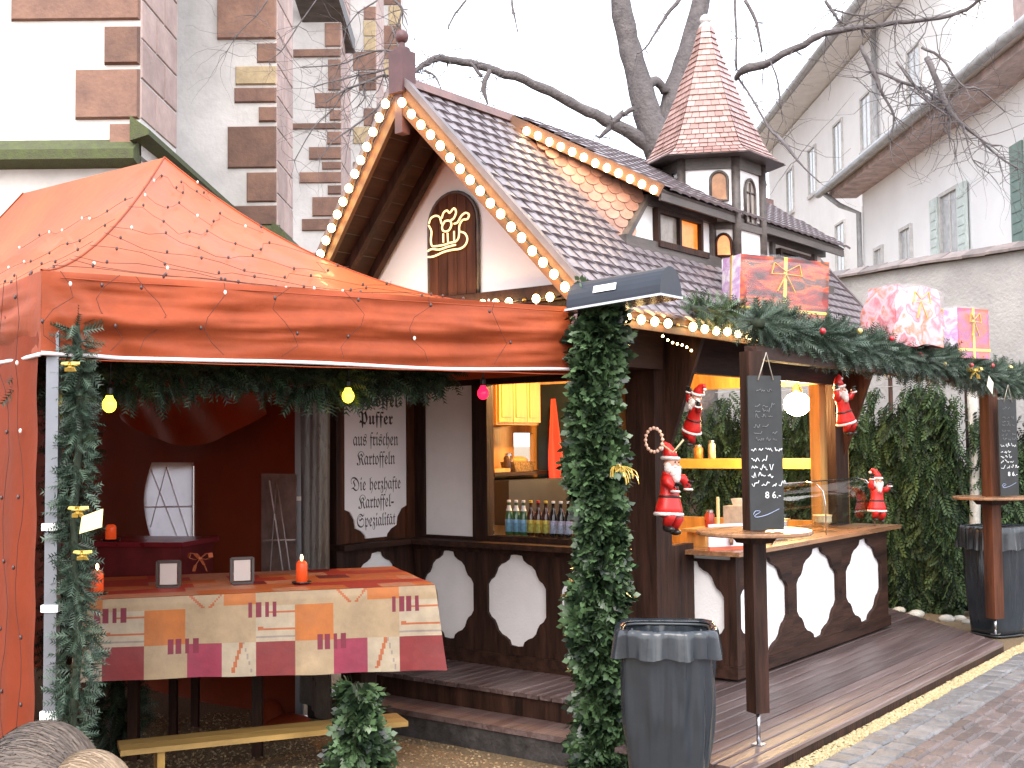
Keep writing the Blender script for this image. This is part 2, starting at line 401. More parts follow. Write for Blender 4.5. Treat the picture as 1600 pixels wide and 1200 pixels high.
for q, (dd, a, b) in enumerate(cells):
    z = -.062 - .004 + rnd.uniform(-.003, .003)
    if q < 296: inst('paver', pm_[q % 5], pv, (a, b, z-.012), (rnd.uniform(-.012, .012), rnd.uniform(-.012, .012), rnd.uniform(-.015, .015)))
    else:
        far.box(a-.097, a+.097, b-.047, b+.047, z-.02, z+.016)
o = obj('paver_field', far, pvm, pv, kind='stuff')

# ---------------------------------------------------------------- wooden deck
dk = thing('deck', None, None, (0, 0, 0), frame='H', kind='structure')
pw_, gap = .085, .012; b = -1.33; q = 0
while b < 2.3:
    a0 = -1.45 if b < -.62 else -.66
    a1 = min(2.98 + (b+1.31), 4.35)
    m = MB(); j = rnd.uniform(-.004, .004)
    m.add([(a0+j,b,-.028),(a1,b,-.028),(a1+pw_*.9,b+pw_,-.028),(a0+j,b+pw_,-.028),(a0+j,b+.006,0),(a1,b+.006,0),(a1+pw_*.9,b+pw_-.006,0),(a0+j,b+pw_-.006,0),
           (a0+j,b,-.006),(a1,b,-.006),(a1+pw_*.9,b+pw_,-.006),(a0+j,b+pw_,-.006)],
          [(0,3,2,1),(4,5,6,7),(0,1,9,8),(1,2,10,9),(2,3,11,10),(3,0,8,11),(8,9,5,4),(9,10,6,5),(10,11,7,6),(11,8,4,7)])
    m.v = [(x, y, z + rnd.uniform(-.0008, .0008)) for x, y, z in m.v]
    obj('plank', m, plankm, dk); b += pw_+gap; q += 1
m = MB(); m.box(-1.42, 3.0, -1.32, -1.295, -.12, -.03); m.box(-1.435, -1.41, -1.32, -.64, -.35, -.03); m.box(-1.41, -.62, -.66, -.635, -.36, -.03); m.box(-.635, -.61, -.63, 2.3, -.36, -.03)
obj('joist_frame', m, wood, dk)
m = MB(); m.box(-.93, -.64, -.3, 2.35, -.19, -.155)
obj('step_board', m, plankm, dk)
m = MB(); m.box(-.915, -.885, -.3, 2.35, -.36, -.192); m.box(-.915, -.64, -.3, -.27, -.36, -.192)
obj('step_riser', m, mat('dark_plank', (.05, .045, .045), .6, scale=8, bump=.4, var=.3), dk)  # riser boards coloured darker than the deck planks

# ---------------------------------------------------------------- church on the left
stone = mat('red_sandstone', (.25, .14, .10), .85, scale=3.5, col2=(.14, .078, .062), objrand=.26, bump=.4, bscale=25)
stonep = mat('pale_pink_sandstone', (.46, .34, .305), .85, scale=3, col2=(.31, .215, .195), objrand=.15, bump=.3, bscale=25)
stonet = mat('tan_sandstone', (.47, .36, .22), .85, scale=5, var=.15, bump=.3)
lime = mat('weathered_limewash', (.66, .63, .61), .9, scale=.9, col2=(.43, .41, .40), bump=.35, bscale=18)
moss = mat('mossy_sill', (.085, .105, .035), .9, scale=14, col2=(.06, .06, .035), bump=.5)
ch = thing('church', 'tall church of white plaster with red sandstone buttress corners behind the orange tent', 'church', (-4.6, 15, -.3))
OFF[ch.name] = Vector((-4.6, 15, -.3))
def wpart(name, mb, m, par=ch): return obj(name, mb, m, par)
m = MB(); m.box(-11, -3.81, 12, 13.3, 4.6, 16); wpart('buttress', m, lime)
m = MB(); m.box(-11, -3.81, 12.02, 15.9, -.4, 4.55); m.box(-11.2, -5.0, 15, 16.0, -.4, 22); wpart('lower_wall', m, lime)
m = MB(); m.box(-7, -3.2, 16, 17.15, -.4, 22); wpart('buttress', m, lime)
m = MB(); m.box(-7, -3.47, 24, 25.4, -.4, 26); wpart('buttress', m, lime)
m = MB(); m.box(-7, -3.88, 34, 36, -.4, 34); m.box(-7.5, -3.6, 26, 60, -.4, 5.2); wpart('buttress', m, lime)
m = MB(); m.box(-7, -4.25, 46, 48, -.4, 40); m.box(-12, -5.2, 26, 60, -.4, 40); wpart('nave_wall', m, lime)
# string courses with sloping mossy tops
def course(p0, p1, depth, h, side):
    m = MB(); p0, p1 = Vector(p0), Vector(p1); s = Vector(side).normalized()*depth
    m.prism([p0-s*.4, p0+s, p0+s+Vector((0,0,-h*.35)), p0+s*.5+Vector((0,0,-h*.5)), p0-s*.4+Vector((0,0,-h*.5))], p1-p0); return m
m = MB(); m.prism([(-11, 12.05, 4.80), (-11, 11.80, 4.62), (-11, 11.80, 4.52), (-11, 12.05, 4.46)], (7.19, 0, 0)); wpart('string_course', m, moss)
m = MB(); m.prism([(-3.85, 11.8, 4.96), (-3.66, 11.8, 4.82), (-3.66, 11.8, 4.76), (-3.85, 11.8, 4.70)], (-.05, 4.15, 0)); wpart('string_course', m, moss)
m = MB(); m.prism([(-7, 16.0, 4.62), (-7, 15.7, 4.45), (-7, 15.7, 4.36), (-7, 16.0, 4.3)], (3.85, 0, 0)); m.prism([(-3.21, 15.7, 4.62), (-3.02, 15.7, 4.45), (-3.02, 15.7, 4.38), (-3.21, 15.7, 4.3)], (0, 2.6, 0)); wpart('string_course', m, moss)
m = MB(); m.prism([(-3.5, 23.3, 11.2), (-3.25, 24.6, 10.2), (-3.25, 24.6, 9.9), (-3.5, 23.3, 10.9)], (-.9, 0, 0)); wpart('weathering_slab', m, woodgrey)
def qblock(x0, x1, yf, z0, z1, mm=stone, dep=.25):
    m = MB(); j = lambda: rnd.uniform(-.022, .022); c = .018
    z0 += .012; z1 -= .012; a, b_ = x0+j(), x1; pr = .03+rnd.uniform(0, .025)
    m.add([(a, yf, z0), (b_, yf, z0), (b_, yf, z1), (a, yf, z1), (a+c, yf-pr, z0+c), (b_-c, yf-pr, z0+c), (b_-c, yf-pr, z1-c+j()*.3), (a+c, yf-pr, z1-c)],
          [(4,5,6,7),(0,1,5,4),(1,2,6,5),(2,3,7,6),(3,0,4,7)])
    wpart('stone_block', m, mm)
# first buttress: (x0, z0, z1)
for x0, z0, z1 in [(-5.14,6.0,6.42),(-4.2,5.53,5.96),(-4.48,4.96,5.51),(-4.12,4.64,4.94),(-4.9,6.44,6.8),(-4.2,6.82,7.3)]: qblock(x0, -3.81, 12, z0, z1)
for x0, z0, z1, mm in [(-4.0,7.19,7.8,stone),(-3.48,6.86,7.16,stone),(-3.76,6.55,6.84,stonet),(-3.76,6.30,6.54,stone),(-3.46,6.03,6.27,stone),(-3.87,5.39,6.0,stone),(-3.62,4.92,5.36,stone),(-3.79,4.6,4.9,stone),(-3.55,4.2,4.58,stone)]: qblock(x0, -3.2, 16, z0, z1, mm)
z = 11.2
for x0, hgt in [(-3.7,.5),(-4.27,.34),(-3.82,.55),(-4.46,.22),(-3.74,.7),(-4.0,.36),(-3.72,.27),(-4.46,.18),(-3.78,.32),(-4.14,.31),(-3.85,.21),(-4.33,.28),(-3.75,.24),(-4.05,.45),(-4.3,.3),(-3.8,.4),(-4.1,.4)]:
    qblock(x0, -3.47, 24, z-hgt+.02, z); z -= hgt
z = 16
while z > 6:
    hgt = rnd.uniform(.35, .7); qblock(-3.88-rnd.choice([.35,.7,.5]), -3.88, 34, z-hgt, z, rnd.choice([stone, stone, stonet])); z -= hgt+(.5 if rnd.random() < .25 else 0)
z = 24
while z > 9:
    hgt = rnd.uniform(.5, .9); qblock(-4.25-rnd.choice([.5,1.0]), -4.25, 46, z-hgt, z, rnd.choice([stone, stonet])); z -= hgt+(.6 if rnd.random() < .25 else 0)
def sblock(x, y0, y1, z0, z1):
    m = MB(); c = .01; p = .012+rnd.uniform(0, .006)
    m.add([(x,y0+c,z0+c),(x,y1-c,z0+c),(x,y1-c,z1-c),(x,y0+c,z1-c),(x+p,y0+2*c,z0+2*c),(x+p,y1-2*c,z0+2*c),(x+p,y1-2*c,z1-2*c),(x+p,y0+2*c,z1-2*c)],
          [(4,5,6,7),(0,1,5,4),(1,2,6,5),(2,3,7,6),(3,0,4,7)]); wpart('stone_block', m, stonep)
for x, y0, y1, z0, z1, hh in [(-3.81,12,13.3,4.98,7.6,.42),(-3.2,16,17.15,4.6,8.4,.45),(-3.47,24,25.4,5,12,.6),(-3.88,34,36,6,16,.8)]:
    z = z0; k = 0
    while z < z1:
        mid = y0+(y1-y0)*(.62 if k % 2 else .4); sblock(x, y0, mid, z, z+hh); sblock(x, mid, y1, z, z+hh); z += hh; k += 1

# ---------------------------------------------------------------- white buildings on the right; eaves, gutters, shutters paled to imitate glare
wallw = mat('white_render', (.90, .89, .89), .85, scale=1.2, col2=(.82, .81, .81), bump=.1, bscale=30)
eavem = mat('glare_paled_eave', (.82, .79, .77), .75, scale=3, col2=(.66, .63, .62), bump=.3)
redeave = mat('reddish_eave', (.58, .45, .43), .75, scale=4, var=.2)
zinc = mat('zinc_gutter', (.42, .42, .43), .55, metal=.2, var=.15)
shut = mat('green_shutter_paint', (.19, .27, .24), .7, var=.1)
shutp = mat('pale_green_shutter_paint', (.60, .67, .64), .7, var=.1)
dkglass = mat('dark_window_glass', (.46, .47, .48), .2, var=.15, spec=.6)
def win_x(par, X, y0, y1, z0, z1, shutters=None, sm=None):
    f = MB(); t = .06
    f.box(X-.05, X+.02, y0-t, y0, z0-t, z1+t); f.box(X-.05, X+.02, y1, y1+t, z0-t, z1+t); f.box(X-.05, X+.02, y0, y1, z1, z1+t)
    f.box(X-.08, X+.02, y0-t-.04, y1+t+.04, z0-t-.04, z0); f.box(X-.02, X+.02, (y0+y1)/2-.03, (y0+y1)/2+.03, z0, z1)
    fo = obj('window_frame', f, mat('pale_window_frame', (.60, .58, .56), .7), par)
    g = MB(); g.box(X-.012, X+.01, y0, y1, z0, z1); obj('pane', g, dkglass, fo)
    if shutters:
        for ya, yb in ((y0-t-(y1-y0)*.5, y0-t-.01), (y1+t+.01, y1+t+(y1-y0)*.5)):
            s = MB(); s.box(X-.075, X-.03, ya, yb, z0-.03, z1+.03)
            nn = 9
            for q in range(nn): s.box(X-.085, X-.075, ya+.05, yb-.05, z0+.05+(z1-z0-.1)*q/nn, z0+.05+(z1-z0-.1)*(q+.6)/nn)
            obj('shutter', s, sm, par)
hb = thing('house', 'long white town house with brown eave and green shutters above the grey garden wall', 'house', (7.5, 19, -.1)); OFF[hb.name] = Vector((7.5, 19, -.1))
m = MB(); m.box(7, 15, 12.5, 23.2, -.4, 6.5); obj('wall', m, wallw, hb)
m = MB(); m.prism([(6.35, 12.1, 6.62), (6.35, 12.1, 6.72), (10.9, 12.1, 9.6), (15.6, 12.1, 6.7), (15.6, 12.1, 6.55)], (0, 11.6, 0)); obj('roof', m, eavem, hb)
m = MB(); m.box(6.45, 7.0, 12.1, 23.6, 6.48, 6.6); obj('soffit', m, redeave, hb)
m = MB(); m.tube([(6.28, 12.0, 6.66), (6.28, 23.8, 6.6)], .075, 8); m.tube([(6.28, 23.5, 6.6), (6.6, 23.4, 6.3), (6.92, 23.2, 6.1), (6.92, 23.2, 0)], .055, 8); obj('gutter', m, zinc, hb)
win_x(hb, 7, 14.9, 15.7, 4.2, 5.6, True, shut)
win_x(hb, 7, 18.2, 18.9, 4.1, 5.5, True, shutp)
win_x(hb, 7, 20.4, 20.9, 4.3, 5.3); win_x(hb, 7, 22.0, 22.4, 4.4, 5.2)
hb2 = thing('house', 'taller white building with many small windows beyond the turret', 'house', (10, 32, -.1)); OFF[hb2.name] = Vector((10, 32, -.1))
m = MB(); m.box(9.1, 20, 23.8, 41, -.4, 11.7); obj('wall', m, wallw, hb2)
m = MB(); m.prism([(8.3, 23.4, 11.75), (8.3, 23.4, 11.95), (14, 23.4, 15.5), (21, 23.4, 11.9), (21, 23.4, 11.7)], (0, 18.2, 0)); obj('roof', m, eavem, hb2)
m = MB(); m.tube([(8.22, 23.3, 11.9), (8.22, 41.8, 11.85)], .11, 8); m.tube([(9.0, 28.6, 11.7), (9.0, 28.6, 0)], .07, 6); obj('gutter', m, zinc, hb2)
for y in (26, 29.6, 32.2, 35, 37.8):
    for z in (3.4, 6.2, 9.0): win_x(hb2, 9.1, y-.4, y+.4, z, z+1.35)
ck = thing('chimney', 'reddish brown chimney block rising behind the eave of the long white house', 'chimney', (9.8, 17.5, 7.2)); OFF[ck.name] = Vector((9.8, 17.5, 7.2))
m = MB(); m.box(8.5, 9.6, 17, 19.5, 7.3, 9.6); obj('stack', m, mat('pinkish_render', (.42, .31, .29), .8, var=.1), ck)
m = MB(); m.box(8.4, 9.7, 16.9, 19.6, 9.6, 9.8); obj('cap', m, eavem, ck)
# garden wall with tile coping
gw = thing('garden_wall', 'grey stuccoed garden wall with brown tile coping behind the garland and gifts', 'wall', (4.9, 13.8, -.1))
gw.rotation_euler.z = math.atan2(14.9-12.8, 4.13-5.58)
m = MB(); m.box(-2.6, 6, -.12, .12, -.3, 3.72)
stucco = mat('mottled_grey_stucco', (.42, .40, .39), .9, scale=2.2, col2=(.31, .295, .29), bump=.5, bscale=30)
obj('wall_body', m, stucco, gw)
copm = mat('coping_tile', (.20, .16, .15), .6, var=.2, objrand=.25, scale=6)
m = MB(); m.prism([(-.14, -.2, 0), (.16, -.2, .0), (.16, 0, .09), (-.14, 0, .10)], (0, 0, .03)); m.prism([(-.14, .2, 0), (.16, .2, .0), (.16, 0, .09), (-.14, 0, .10)], (0, 0, .03))
cm = _mk('coping_tile', m, copm)
for i in range(30): inst('coping_tile', cm, gw, (-2.5+i*.29, 0, 3.72+rnd.uniform(-.006, .012)), (0, rnd.uniform(-.03, .03), rnd.uniform(-.02, .02)))
# street beyond hut: far pale facade
# ---------------------------------------------------------------- bare tree
bark = mat('grey_bark', (.145, .128, .13), .9, scale=9, col2=(.075, .065, .068), bump=.9, bscale=30)
TREE=[[(2.0,13.2,3.54,0.2689),(1.92,13.2,4.19,0.2581),(1.8,13.2,4.67,0.2438),(1.73,13.2,4.97,0.2151)],[(1.73,13.2,4.86,0.1793),(1.59,13.2,5.22,0.1506),(1.49,13.2,5.59,0.1291),(1.39,13.2,6.04,0.1147),(1.3,13.2,6.48,0.1076),(1.24,13.2,7.08,0.0968),(1.16,13.2,7.83,0.0789)],[(1.78,13.3,4.92,0.1625),(1.83,13.35,5.26,0.1305),(1.89,13.4,5.58,0.1165),(2.03,13.45,5.96,0.1096),(2.15,13.5,6.36,0.1027),(2.28,13.55,6.83,0.0957),(2.43,13.6,7.54,0.0739)],[(1.5,13.1,5.49,0.0569),(1.6,13.17,5.67,0.0608),(1.71,13.23,5.69,0.0575),(1.79,13.3,5.58,0.0506)],[(1.62,13.2,4.91,0.086),(1.36,13.1,5.07,0.0783),(1.07,13.0,5.2,0.0671),(0.78,12.9,5.31,0.0596),(0.46,12.8,5.46,0.0556),(0.17,12.7,5.56,0.0517),(-0.14,12.6,5.64,0.0445),(-0.41,12.5,5.69,0.0441),(-0.65,12.4,5.7,0.0404),(-0.78,12.3,5.67,0.0401),(-0.89,12.2,5.57,0.0298),(-1.0,12.1,5.47,0.023),(-1.12,12.0,5.36,0.0163)],[(-0.2,12.4,5.59,0.0236),(-0.26,12.4,5.45,0.0303),(-0.26,12.4,5.35,0.0269),(-0.23,12.4,5.21,0.0101)],[(-0.41,12.4,5.66,0.0135),(-0.29,12.4,5.51,0.0202)],[(1.28,13.0,5.28,0.0318),(1.16,13.0,5.17,0.0353),(1.1,13.0,5.09,0.0318),(1.02,13.0,5.0,0.0177),(0.97,13.0,5.02,0.0106)],[(1.39,13.0,5.32,0.0282),(1.26,13.0,5.24,0.0247)],[(-0.88,12.0,5.45,0.013),(-0.76,12.0,5.39,0.0098),(-0.7,12.0,5.25,0.0065)],[(2.35,12.0,5.32,0.0326),(2.39,11.85,5.38,0.0708),(2.58,11.7,5.39,0.0636),(2.84,11.55,5.48,0.0596),(3.12,11.4,5.59,0.0526),(3.42,11.25,5.59,0.0428),(3.72,11.1,5.58,0.0362),(3.97,10.95,5.55,0.0327),(4.21,10.8,5.56,0.0323),(4.34,10.65,5.62,0.0289),(4.46,10.5,5.8,0.0257)],[(2.36,12.0,5.35,0.013),(2.49,11.8,5.02,0.0128),(2.59,11.6,4.7,0.0126),(2.67,11.4,4.52,0.0217),(2.76,11.2,4.28,0.0122),(2.92,11.0,4.02,0.006)],[(2.35,12.0,6.16,0.0163),(2.36,12.0,5.76,0.013),(2.35,12.0,5.42,0.013)],[(2.46,12.0,6.16,0.0196),(2.57,12.0,5.92,0.0163),(2.62,12.0,5.62,0.0098)],[(2.62,11.6,5.38,0.0095),(2.69,11.6,5.16,0.0095),(2.71,11.6,4.9,0.0095)],[(3.28,10.8,5.26,0.0176),(3.39,10.8,5.01,0.0264),(3.48,10.8,4.78,0.0147),(3.57,10.8,4.59,0.0117),(3.53,10.8,4.37,0.0088)],[(3.42,10.8,5.01,0.0147),(3.61,10.67,4.87,0.0145),(3.8,10.53,4.73,0.0143),(3.92,10.4,4.57,0.0141)],[(3.54,10.6,5.04,0.0115),(3.69,10.55,4.79,0.0115),(3.84,10.5,4.6,0.0114),(3.95,10.45,4.51,0.0142),(3.93,10.4,4.28,0.0085)],[(3.76,10.4,5.01,0.0282),(3.83,10.37,4.76,0.0253),(3.89,10.33,4.55,0.0281),(3.99,10.3,4.39,0.0168),(4.14,10.27,4.24,0.0112),(4.29,10.23,4.06,0.0083),(4.44,10.2,3.95,0.0083)],[(3.63,10.2,5.03,0.0111),(3.8,10.2,4.94,0.0111),(3.91,10.2,4.77,0.0083),(4.01,10.2,4.67,0.0083),(4.13,10.2,4.65,0.0083),(4.35,10.2,4.45,0.0055)],[(3.95,10.2,4.37,0.0111),(4.17,10.2,4.18,0.0083),(4.31,10.2,4.15,0.0055)],[(3.84,10.2,4.42,0.0083),(3.68,10.2,4.54,0.0083),(3.51,10.2,4.68,0.0055)],[(3.02,11.0,5.77,0.0149),(3.08,11.0,5.66,0.0149),(3.17,11.0,5.55,0.009),(3.35,11.0,5.58,0.009),(3.56,11.0,5.69,0.006)],[(3.08,11.0,5.68,0.009),(3.38,11.0,5.61,0.009),(3.69,11.0,5.7,0.009),(3.87,11.0,5.61,0.006)],[(3.98,10.2,4.34,0.0083),(4.05,10.2,4.03,0.0055),(4.19,10.2,3.91,0.0055)],[(1.93,13.0,6.55,0.0247),(1.77,13.0,6.37,0.0212),(1.66,13.0,6.19,0.0141),(1.53,13.0,6.0,0.0106),(1.44,13.0,5.94,0.0071)],[(-1.11,11.9,5.32,0.0162),(-1.27,11.82,5.35,0.0128),(-1.46,11.75,5.25,0.0128),(-1.64,11.68,5.17,0.0095),(-1.82,11.6,5.01,0.0063)],[(-1.2,11.9,5.89,0.0097),(-1.11,11.84,5.55,0.0096),(-1.27,11.78,5.39,0.0096),(-1.52,11.72,5.32,0.0095),(-1.77,11.66,5.24,0.0063),(-1.95,11.6,5.17,0.0063)],[(-1.01,11.9,5.57,0.0129),(-1.27,11.82,5.61,0.0096),(-1.52,11.75,5.52,0.0096),(-1.7,11.68,5.42,0.0063),(-2.08,11.6,5.37,0.0063)],[(-1.08,11.9,5.29,0.0129),(-1.34,11.82,5.01,0.0096),(-1.59,11.75,4.79,0.0096),(-1.77,11.68,4.64,0.0063),(-1.89,11.6,4.43,0.0047)],[(-1.64,11.7,5.19,0.0095),(-1.77,11.67,4.96,0.0063),(-1.96,11.63,4.76,0.0063),(-2.14,11.6,4.43,0.0047)],[(-1.18,11.9,6.16,0.0129),(-1.09,11.9,6.06,0.0129),(-1.14,11.9,5.89,0.0097),(-1.24,11.9,5.63,0.0065)],[(-1.34,11.9,6.16,0.0097),(-1.54,11.9,6.03,0.0065),(-1.67,11.9,5.86,0.0065)],[(-1.97,11.9,6.17,0.0065),(-2.16,11.9,5.9,0.0065),(-2.33,11.9,5.64,0.0065),(-2.46,11.9,5.54,0.0032)],[(-2.47,11.9,6.17,0.0065),(-2.59,11.9,6.01,0.0065),(-2.76,11.9,5.84,0.0048),(-2.89,11.9,5.64,0.0032)],[(-1.5,11.8,5.3,0.0096),(-1.46,11.8,5.13,0.0064),(-1.53,11.8,5.03,0.0064)],[(-0.45,12.5,6.38,0.0136),(-0.57,12.5,6.24,0.0102),(-0.65,12.5,6.07,0.0068)],[(0.04,12.5,6.38,0.0136),(0.06,12.5,6.25,0.0136),(0.1,12.5,6.02,0.0051)]]
tr = thing('bare_tree', 'bare dark grey tree forking behind the shingled turret, branches across the sky', 'tree', (2.0, 13.2, -.1)); OFF[tr.name] = Vector((2.0, 13.2, -.1))
def smooth_poly(L):
    P = [np.array(p) for p in L]; out = []
    for i in range(len(P)-1):
        p0 = P[max(i-1, 0)]; p1 = P[i]; p2 = P[i+1]; p3 = P[min(i+2, len(P)-1)]
        for t in (0, .33, .66): out.append(.5*((2*p1)+(-p0+p2)*t+(2*p0-5*p1+4*p2-p3)*t*t+(-p0+3*p1-3*p2+p3)*t**3))
    out.append(P[-1]); return out
def limb(L, name, jit=.012, seg=8):
    Q = smooth_poly(L); m = MB()
    m.tube([Vector(q[:3]) + Vector((rnd.uniform(-1,1), rnd.uniform(-1,1), rnd.uniform(-1,1)))*min(jit, q[3]*.35) for q in Q], [max(.0035, q[3]*rnd.uniform(.93, 1.08)) for q in Q], seg)
    return m
L0 = list(TREE[0]); L0[0] = (2.02, 13.2, 3.3, .28); L0 = [(2.0, 13.2, -.2, .34), (2.02, 13.2, 1.5, .30)] + L0
obj('trunk', limb(L0, 'trunk', seg=12), bark, tr)
tips = []
for L in TREE[1:]:
    if L[0][0] > 2.2 and L[1][3] > .05: L = [(x, y, z, r*.62) for x, y, z, r in L]
    big = L[0][3] > .06
    if big and L[0][3] > .1: L = [(x, y, z, r*1.12) for x, y, z, r in L]
    obj('limb' if big else 'branch', limb(L, 'x', seg=10 if big else 6), bark, tr)
    for q in L[1:]:
        if q[3] < .045: tips.append(q)
# fine twigs, uncountable
m = MB(); r2 = random.Random(3)
for q in tips:
    for _ in range(5 if q[0] > 3 or q[0] < -.6 else 3):
        p = Vector(q[:3]); d = Vector((r2.gauss(0, 1), r2.gauss(0, .4), r2.gauss(-.5, .8))).normalized(); pts = [p]; rr = [max(.0028, min(q[3]*.5, .006))]
        for k in range(6):
            d = (d + Vector((r2.gauss(0, .35), r2.gauss(0, .2), r2.gauss(0, .3)))).normalized(); pts.append(pts[-1]+d*r2.uniform(.06, .16)); rr.append(rr[-1]*.8)
        m.tube(pts, rr, 4, False)
obj('twigs', m, bark, tr, kind='stuff')
# upper crown outside the frame so the tree is whole
for k in range(7):
    a = k*.9; p = Vector((1.2+(k % 3)*.6, 13.2+(k % 2)*.4, 7.4+(k % 2)*.4)); pts = [(p.x, p.y, p.z, .08)]
    for s in range(1, 6): pts.append((p.x+math.cos(a)*s*.5, p.y+math.sin(a)*s*.4, p.z+s*.5, .08*(1-s/6.5)))
    obj('branch', limb(pts, 'x', seg=6), bark, tr)

# ---------------------------------------------------------------- evergreen screen behind the hut
tC = sprig_leaf(.22, 7, .055, .0085)
def screen(label, p0, p1, zb, zt, n, seed, name='evergreen_screen'):
    p0, p1 = Vector((*p0, zb)), Vector((*p1, zb)); L = (p1-p0).length; d = (p1-p0).normalized(); nm = Vector((d.y, -d.x, 0))
    if nm.y > 0: nm = -nm
    t = thing(name, label, 'hedge', (p0+p1)/2, group='evergreen screens around the hut'); c = (p0+p1)/2
    t.location = c; OFF[t.name] = c
    for s in (0, .5, 1):
        m = MB(); q = p0.lerp(p1, s) - nm*.12; m.tube([q, q+Vector((0, 0, zt-zb+.12))], .022, 6); obj('post', m, wood, t)
    m = MB()
    for z in (.4, .9, 1.4, 1.85, zt-zb+.02): m.tube([p0-nm*.1+Vector((0, 0, z)), p1-nm*.1+Vector((0, 0, z+.02))], .004, 4)
    obj('wire', m, zinc, t)
    m = MB(); m.obox(p0.lerp(p1, 0)-nm*.09+Vector((0, 0, (zt-zb)*.33)), p1-nm*.09+Vector((0, 0, (zt-zb)*.33)), .02, (zt-zb)*.62); obj('netting', m, mat('dark_green_netting', (.008, .03, .018), .9), t)
    rg = np.random.default_rng(seed); pos = []; dr = []; sc_ = []
    cols = [(rg.random(), rg.uniform(.82, 1.02)) for _ in range(max(4, int(L*16)))]
    for i in range(n):
        cx, ht = cols[int(rg.integers(len(cols)))]
        s = np.clip(cx + rg.normal()*.05/L*1.6, 0, 1); z = (zt-zb)*ht*rg.random()**.8
        lump = .06+.10*rg.random()+.05*math.sin(s*L*11+z*4)
        q = p0.lerp(p1, float(s)) + nm*lump + Vector((0, 0, z)); pos.append(q - Vector((0,0,0)))
        dr.append(nm*.35*rg.random() + d*rg.normal()*.35 + Vector((0, 0, -1+.5*rg.random()))); sc_.append(.7+.7*rg.random())
    V, F, T = scatter(*tC, pos, dr, sc_, seed)
    mbx = MB(); me = None
    o = foliage('hanging_sprays', None, leafC, V, F, T); o.parent = t; o.location = o.location - c
    return t
screen('dark conifer sprays seen through the serving hatch of the hut', (.9, 13.4), (3.2, 12.6), -.1, 2.1, 4800, 21)
screen('conifer branch screen hung on wire between the counter and the white post', (3.2, 12.6), (4.33, 11.25), -.1, 2.1, 5400, 22)
screen('brighter evergreen screen behind the second bin at the right edge', (4.38, 11.3), (6.1, 10.9), -.1, 2.0, 3600, 23)
bl = thing('fence_post', 'pale whitish birch pole standing between two evergreen screens', 'post', (4.36, 11.15, -.08)); OFF[bl.name] = Vector((4.36, 11.15, -.08))
m = MB(); m.tube([(4.36, 11.15, -.08), (4.345, 11.15, .8), (4.365, 11.15, 1.5), (4.35, 11.15, 2.2)], [.055, .05, .05, .045], 9); obj('pole', m, mat('pale_birch_bark', (.62, .60, .56), .8, scale=10, col2=(.30, .28, .25), bump=.4), bl)
# pale rubble at the foot of the screen
stm2 = mat('pale_rubble', (.45, .43, .38), .8, var=.2, scale=8, objrand=.25)
for k in range(9):
    x = 3.7+rnd.uniform(-.1, .65); y = 11.9-(x-3.6)*1.35+rnd.uniform(-.5, -.2)
    m = MB(); r0 = rnd.uniform(.03, .075); m.ell((x, y, gzw(x, y)+r0*.3), (r0*1.3, r0, r0*.7), seg=7, rings=5)
    m.sm = False; obj('rubble_stone', m, stm2, label='pale rubble stone at the foot of the evergreen screen', cat='stone', group='pale rubble stones')
# ---------------------------------------------------------------- the hut (all coordinates in the hut frame)
ht = thing('market_hut', 'half-timbered market stall hut with tiled gable roof, dormer and shingled turret', 'market hut', (0, 0, 0), frame='H')
def hp(name, mb, m, par=None, **k): return obj(name, mb, m, par or ht, **k)
SH = [(0,1),(.22,.98),(.27,.88),(.40,.81),(.55,.765),(.66,.68),(.72,.56),(.79,.47),(.91,.41),(1,.30),(1,.15),(1,0)]
QS = SH + [(x, -z) for x, z in SH[::-1][1:]]
OUT = QS[:-1] + [(-x, -z) for x, z in QS[:-1]] # full loop: right side downwards then left side upwards
OUT = [(x, z) for x, z in QS] + [(-x, z) for x, z in QS[::-1][1:-1]]
def cutout(u0, u1, z0, z1, uc, zc, hu, hz, P, t=.022):
    """board with a scalloped opening, P(u, z, off) -> point; off grows outwards"""
    m = MB(); ins = [(uc+x*hu, zc+z*hz) for x, z in OUT]; out = []
    for x, z in ins:
        dx, dz = x-uc, z-zc; k = []
        if dx > 1e-9: k.append((u1-uc)/dx)
        if dx < -1e-9: k.append((u0-uc)/dx)
        if dz > 1e-9: k.append((z1-zc)/dz)
        if dz < -1e-9: k.append((z0-zc)/dz)
        f = min(k); out.append((uc+dx*f, zc+dz*f))
    # snap nearest outer points to the corners
    for cx, cz in ((u0,z0),(u1,z0),(u0,z1),(u1,z1)):
        i = min(range(len(out)), key=lambda i: (out[i][0]-cx)**2+(out[i][1]-cz)**2); out[i] = (cx, cz)
    n = len(ins); vs = [P(x, z, t) for x, z in ins]+[P(x, z, t) for x, z in out]+[P(x, z, 0) for x, z in ins]
    fs = [(i, (i+1)%n, n+(i+1)%n, n+i) for i in range(n)] + [(i, 2*n+i, 2*n+(i+1)%n, (i+1)%n) for i in range(n)]
    return m.add(vs, fs)
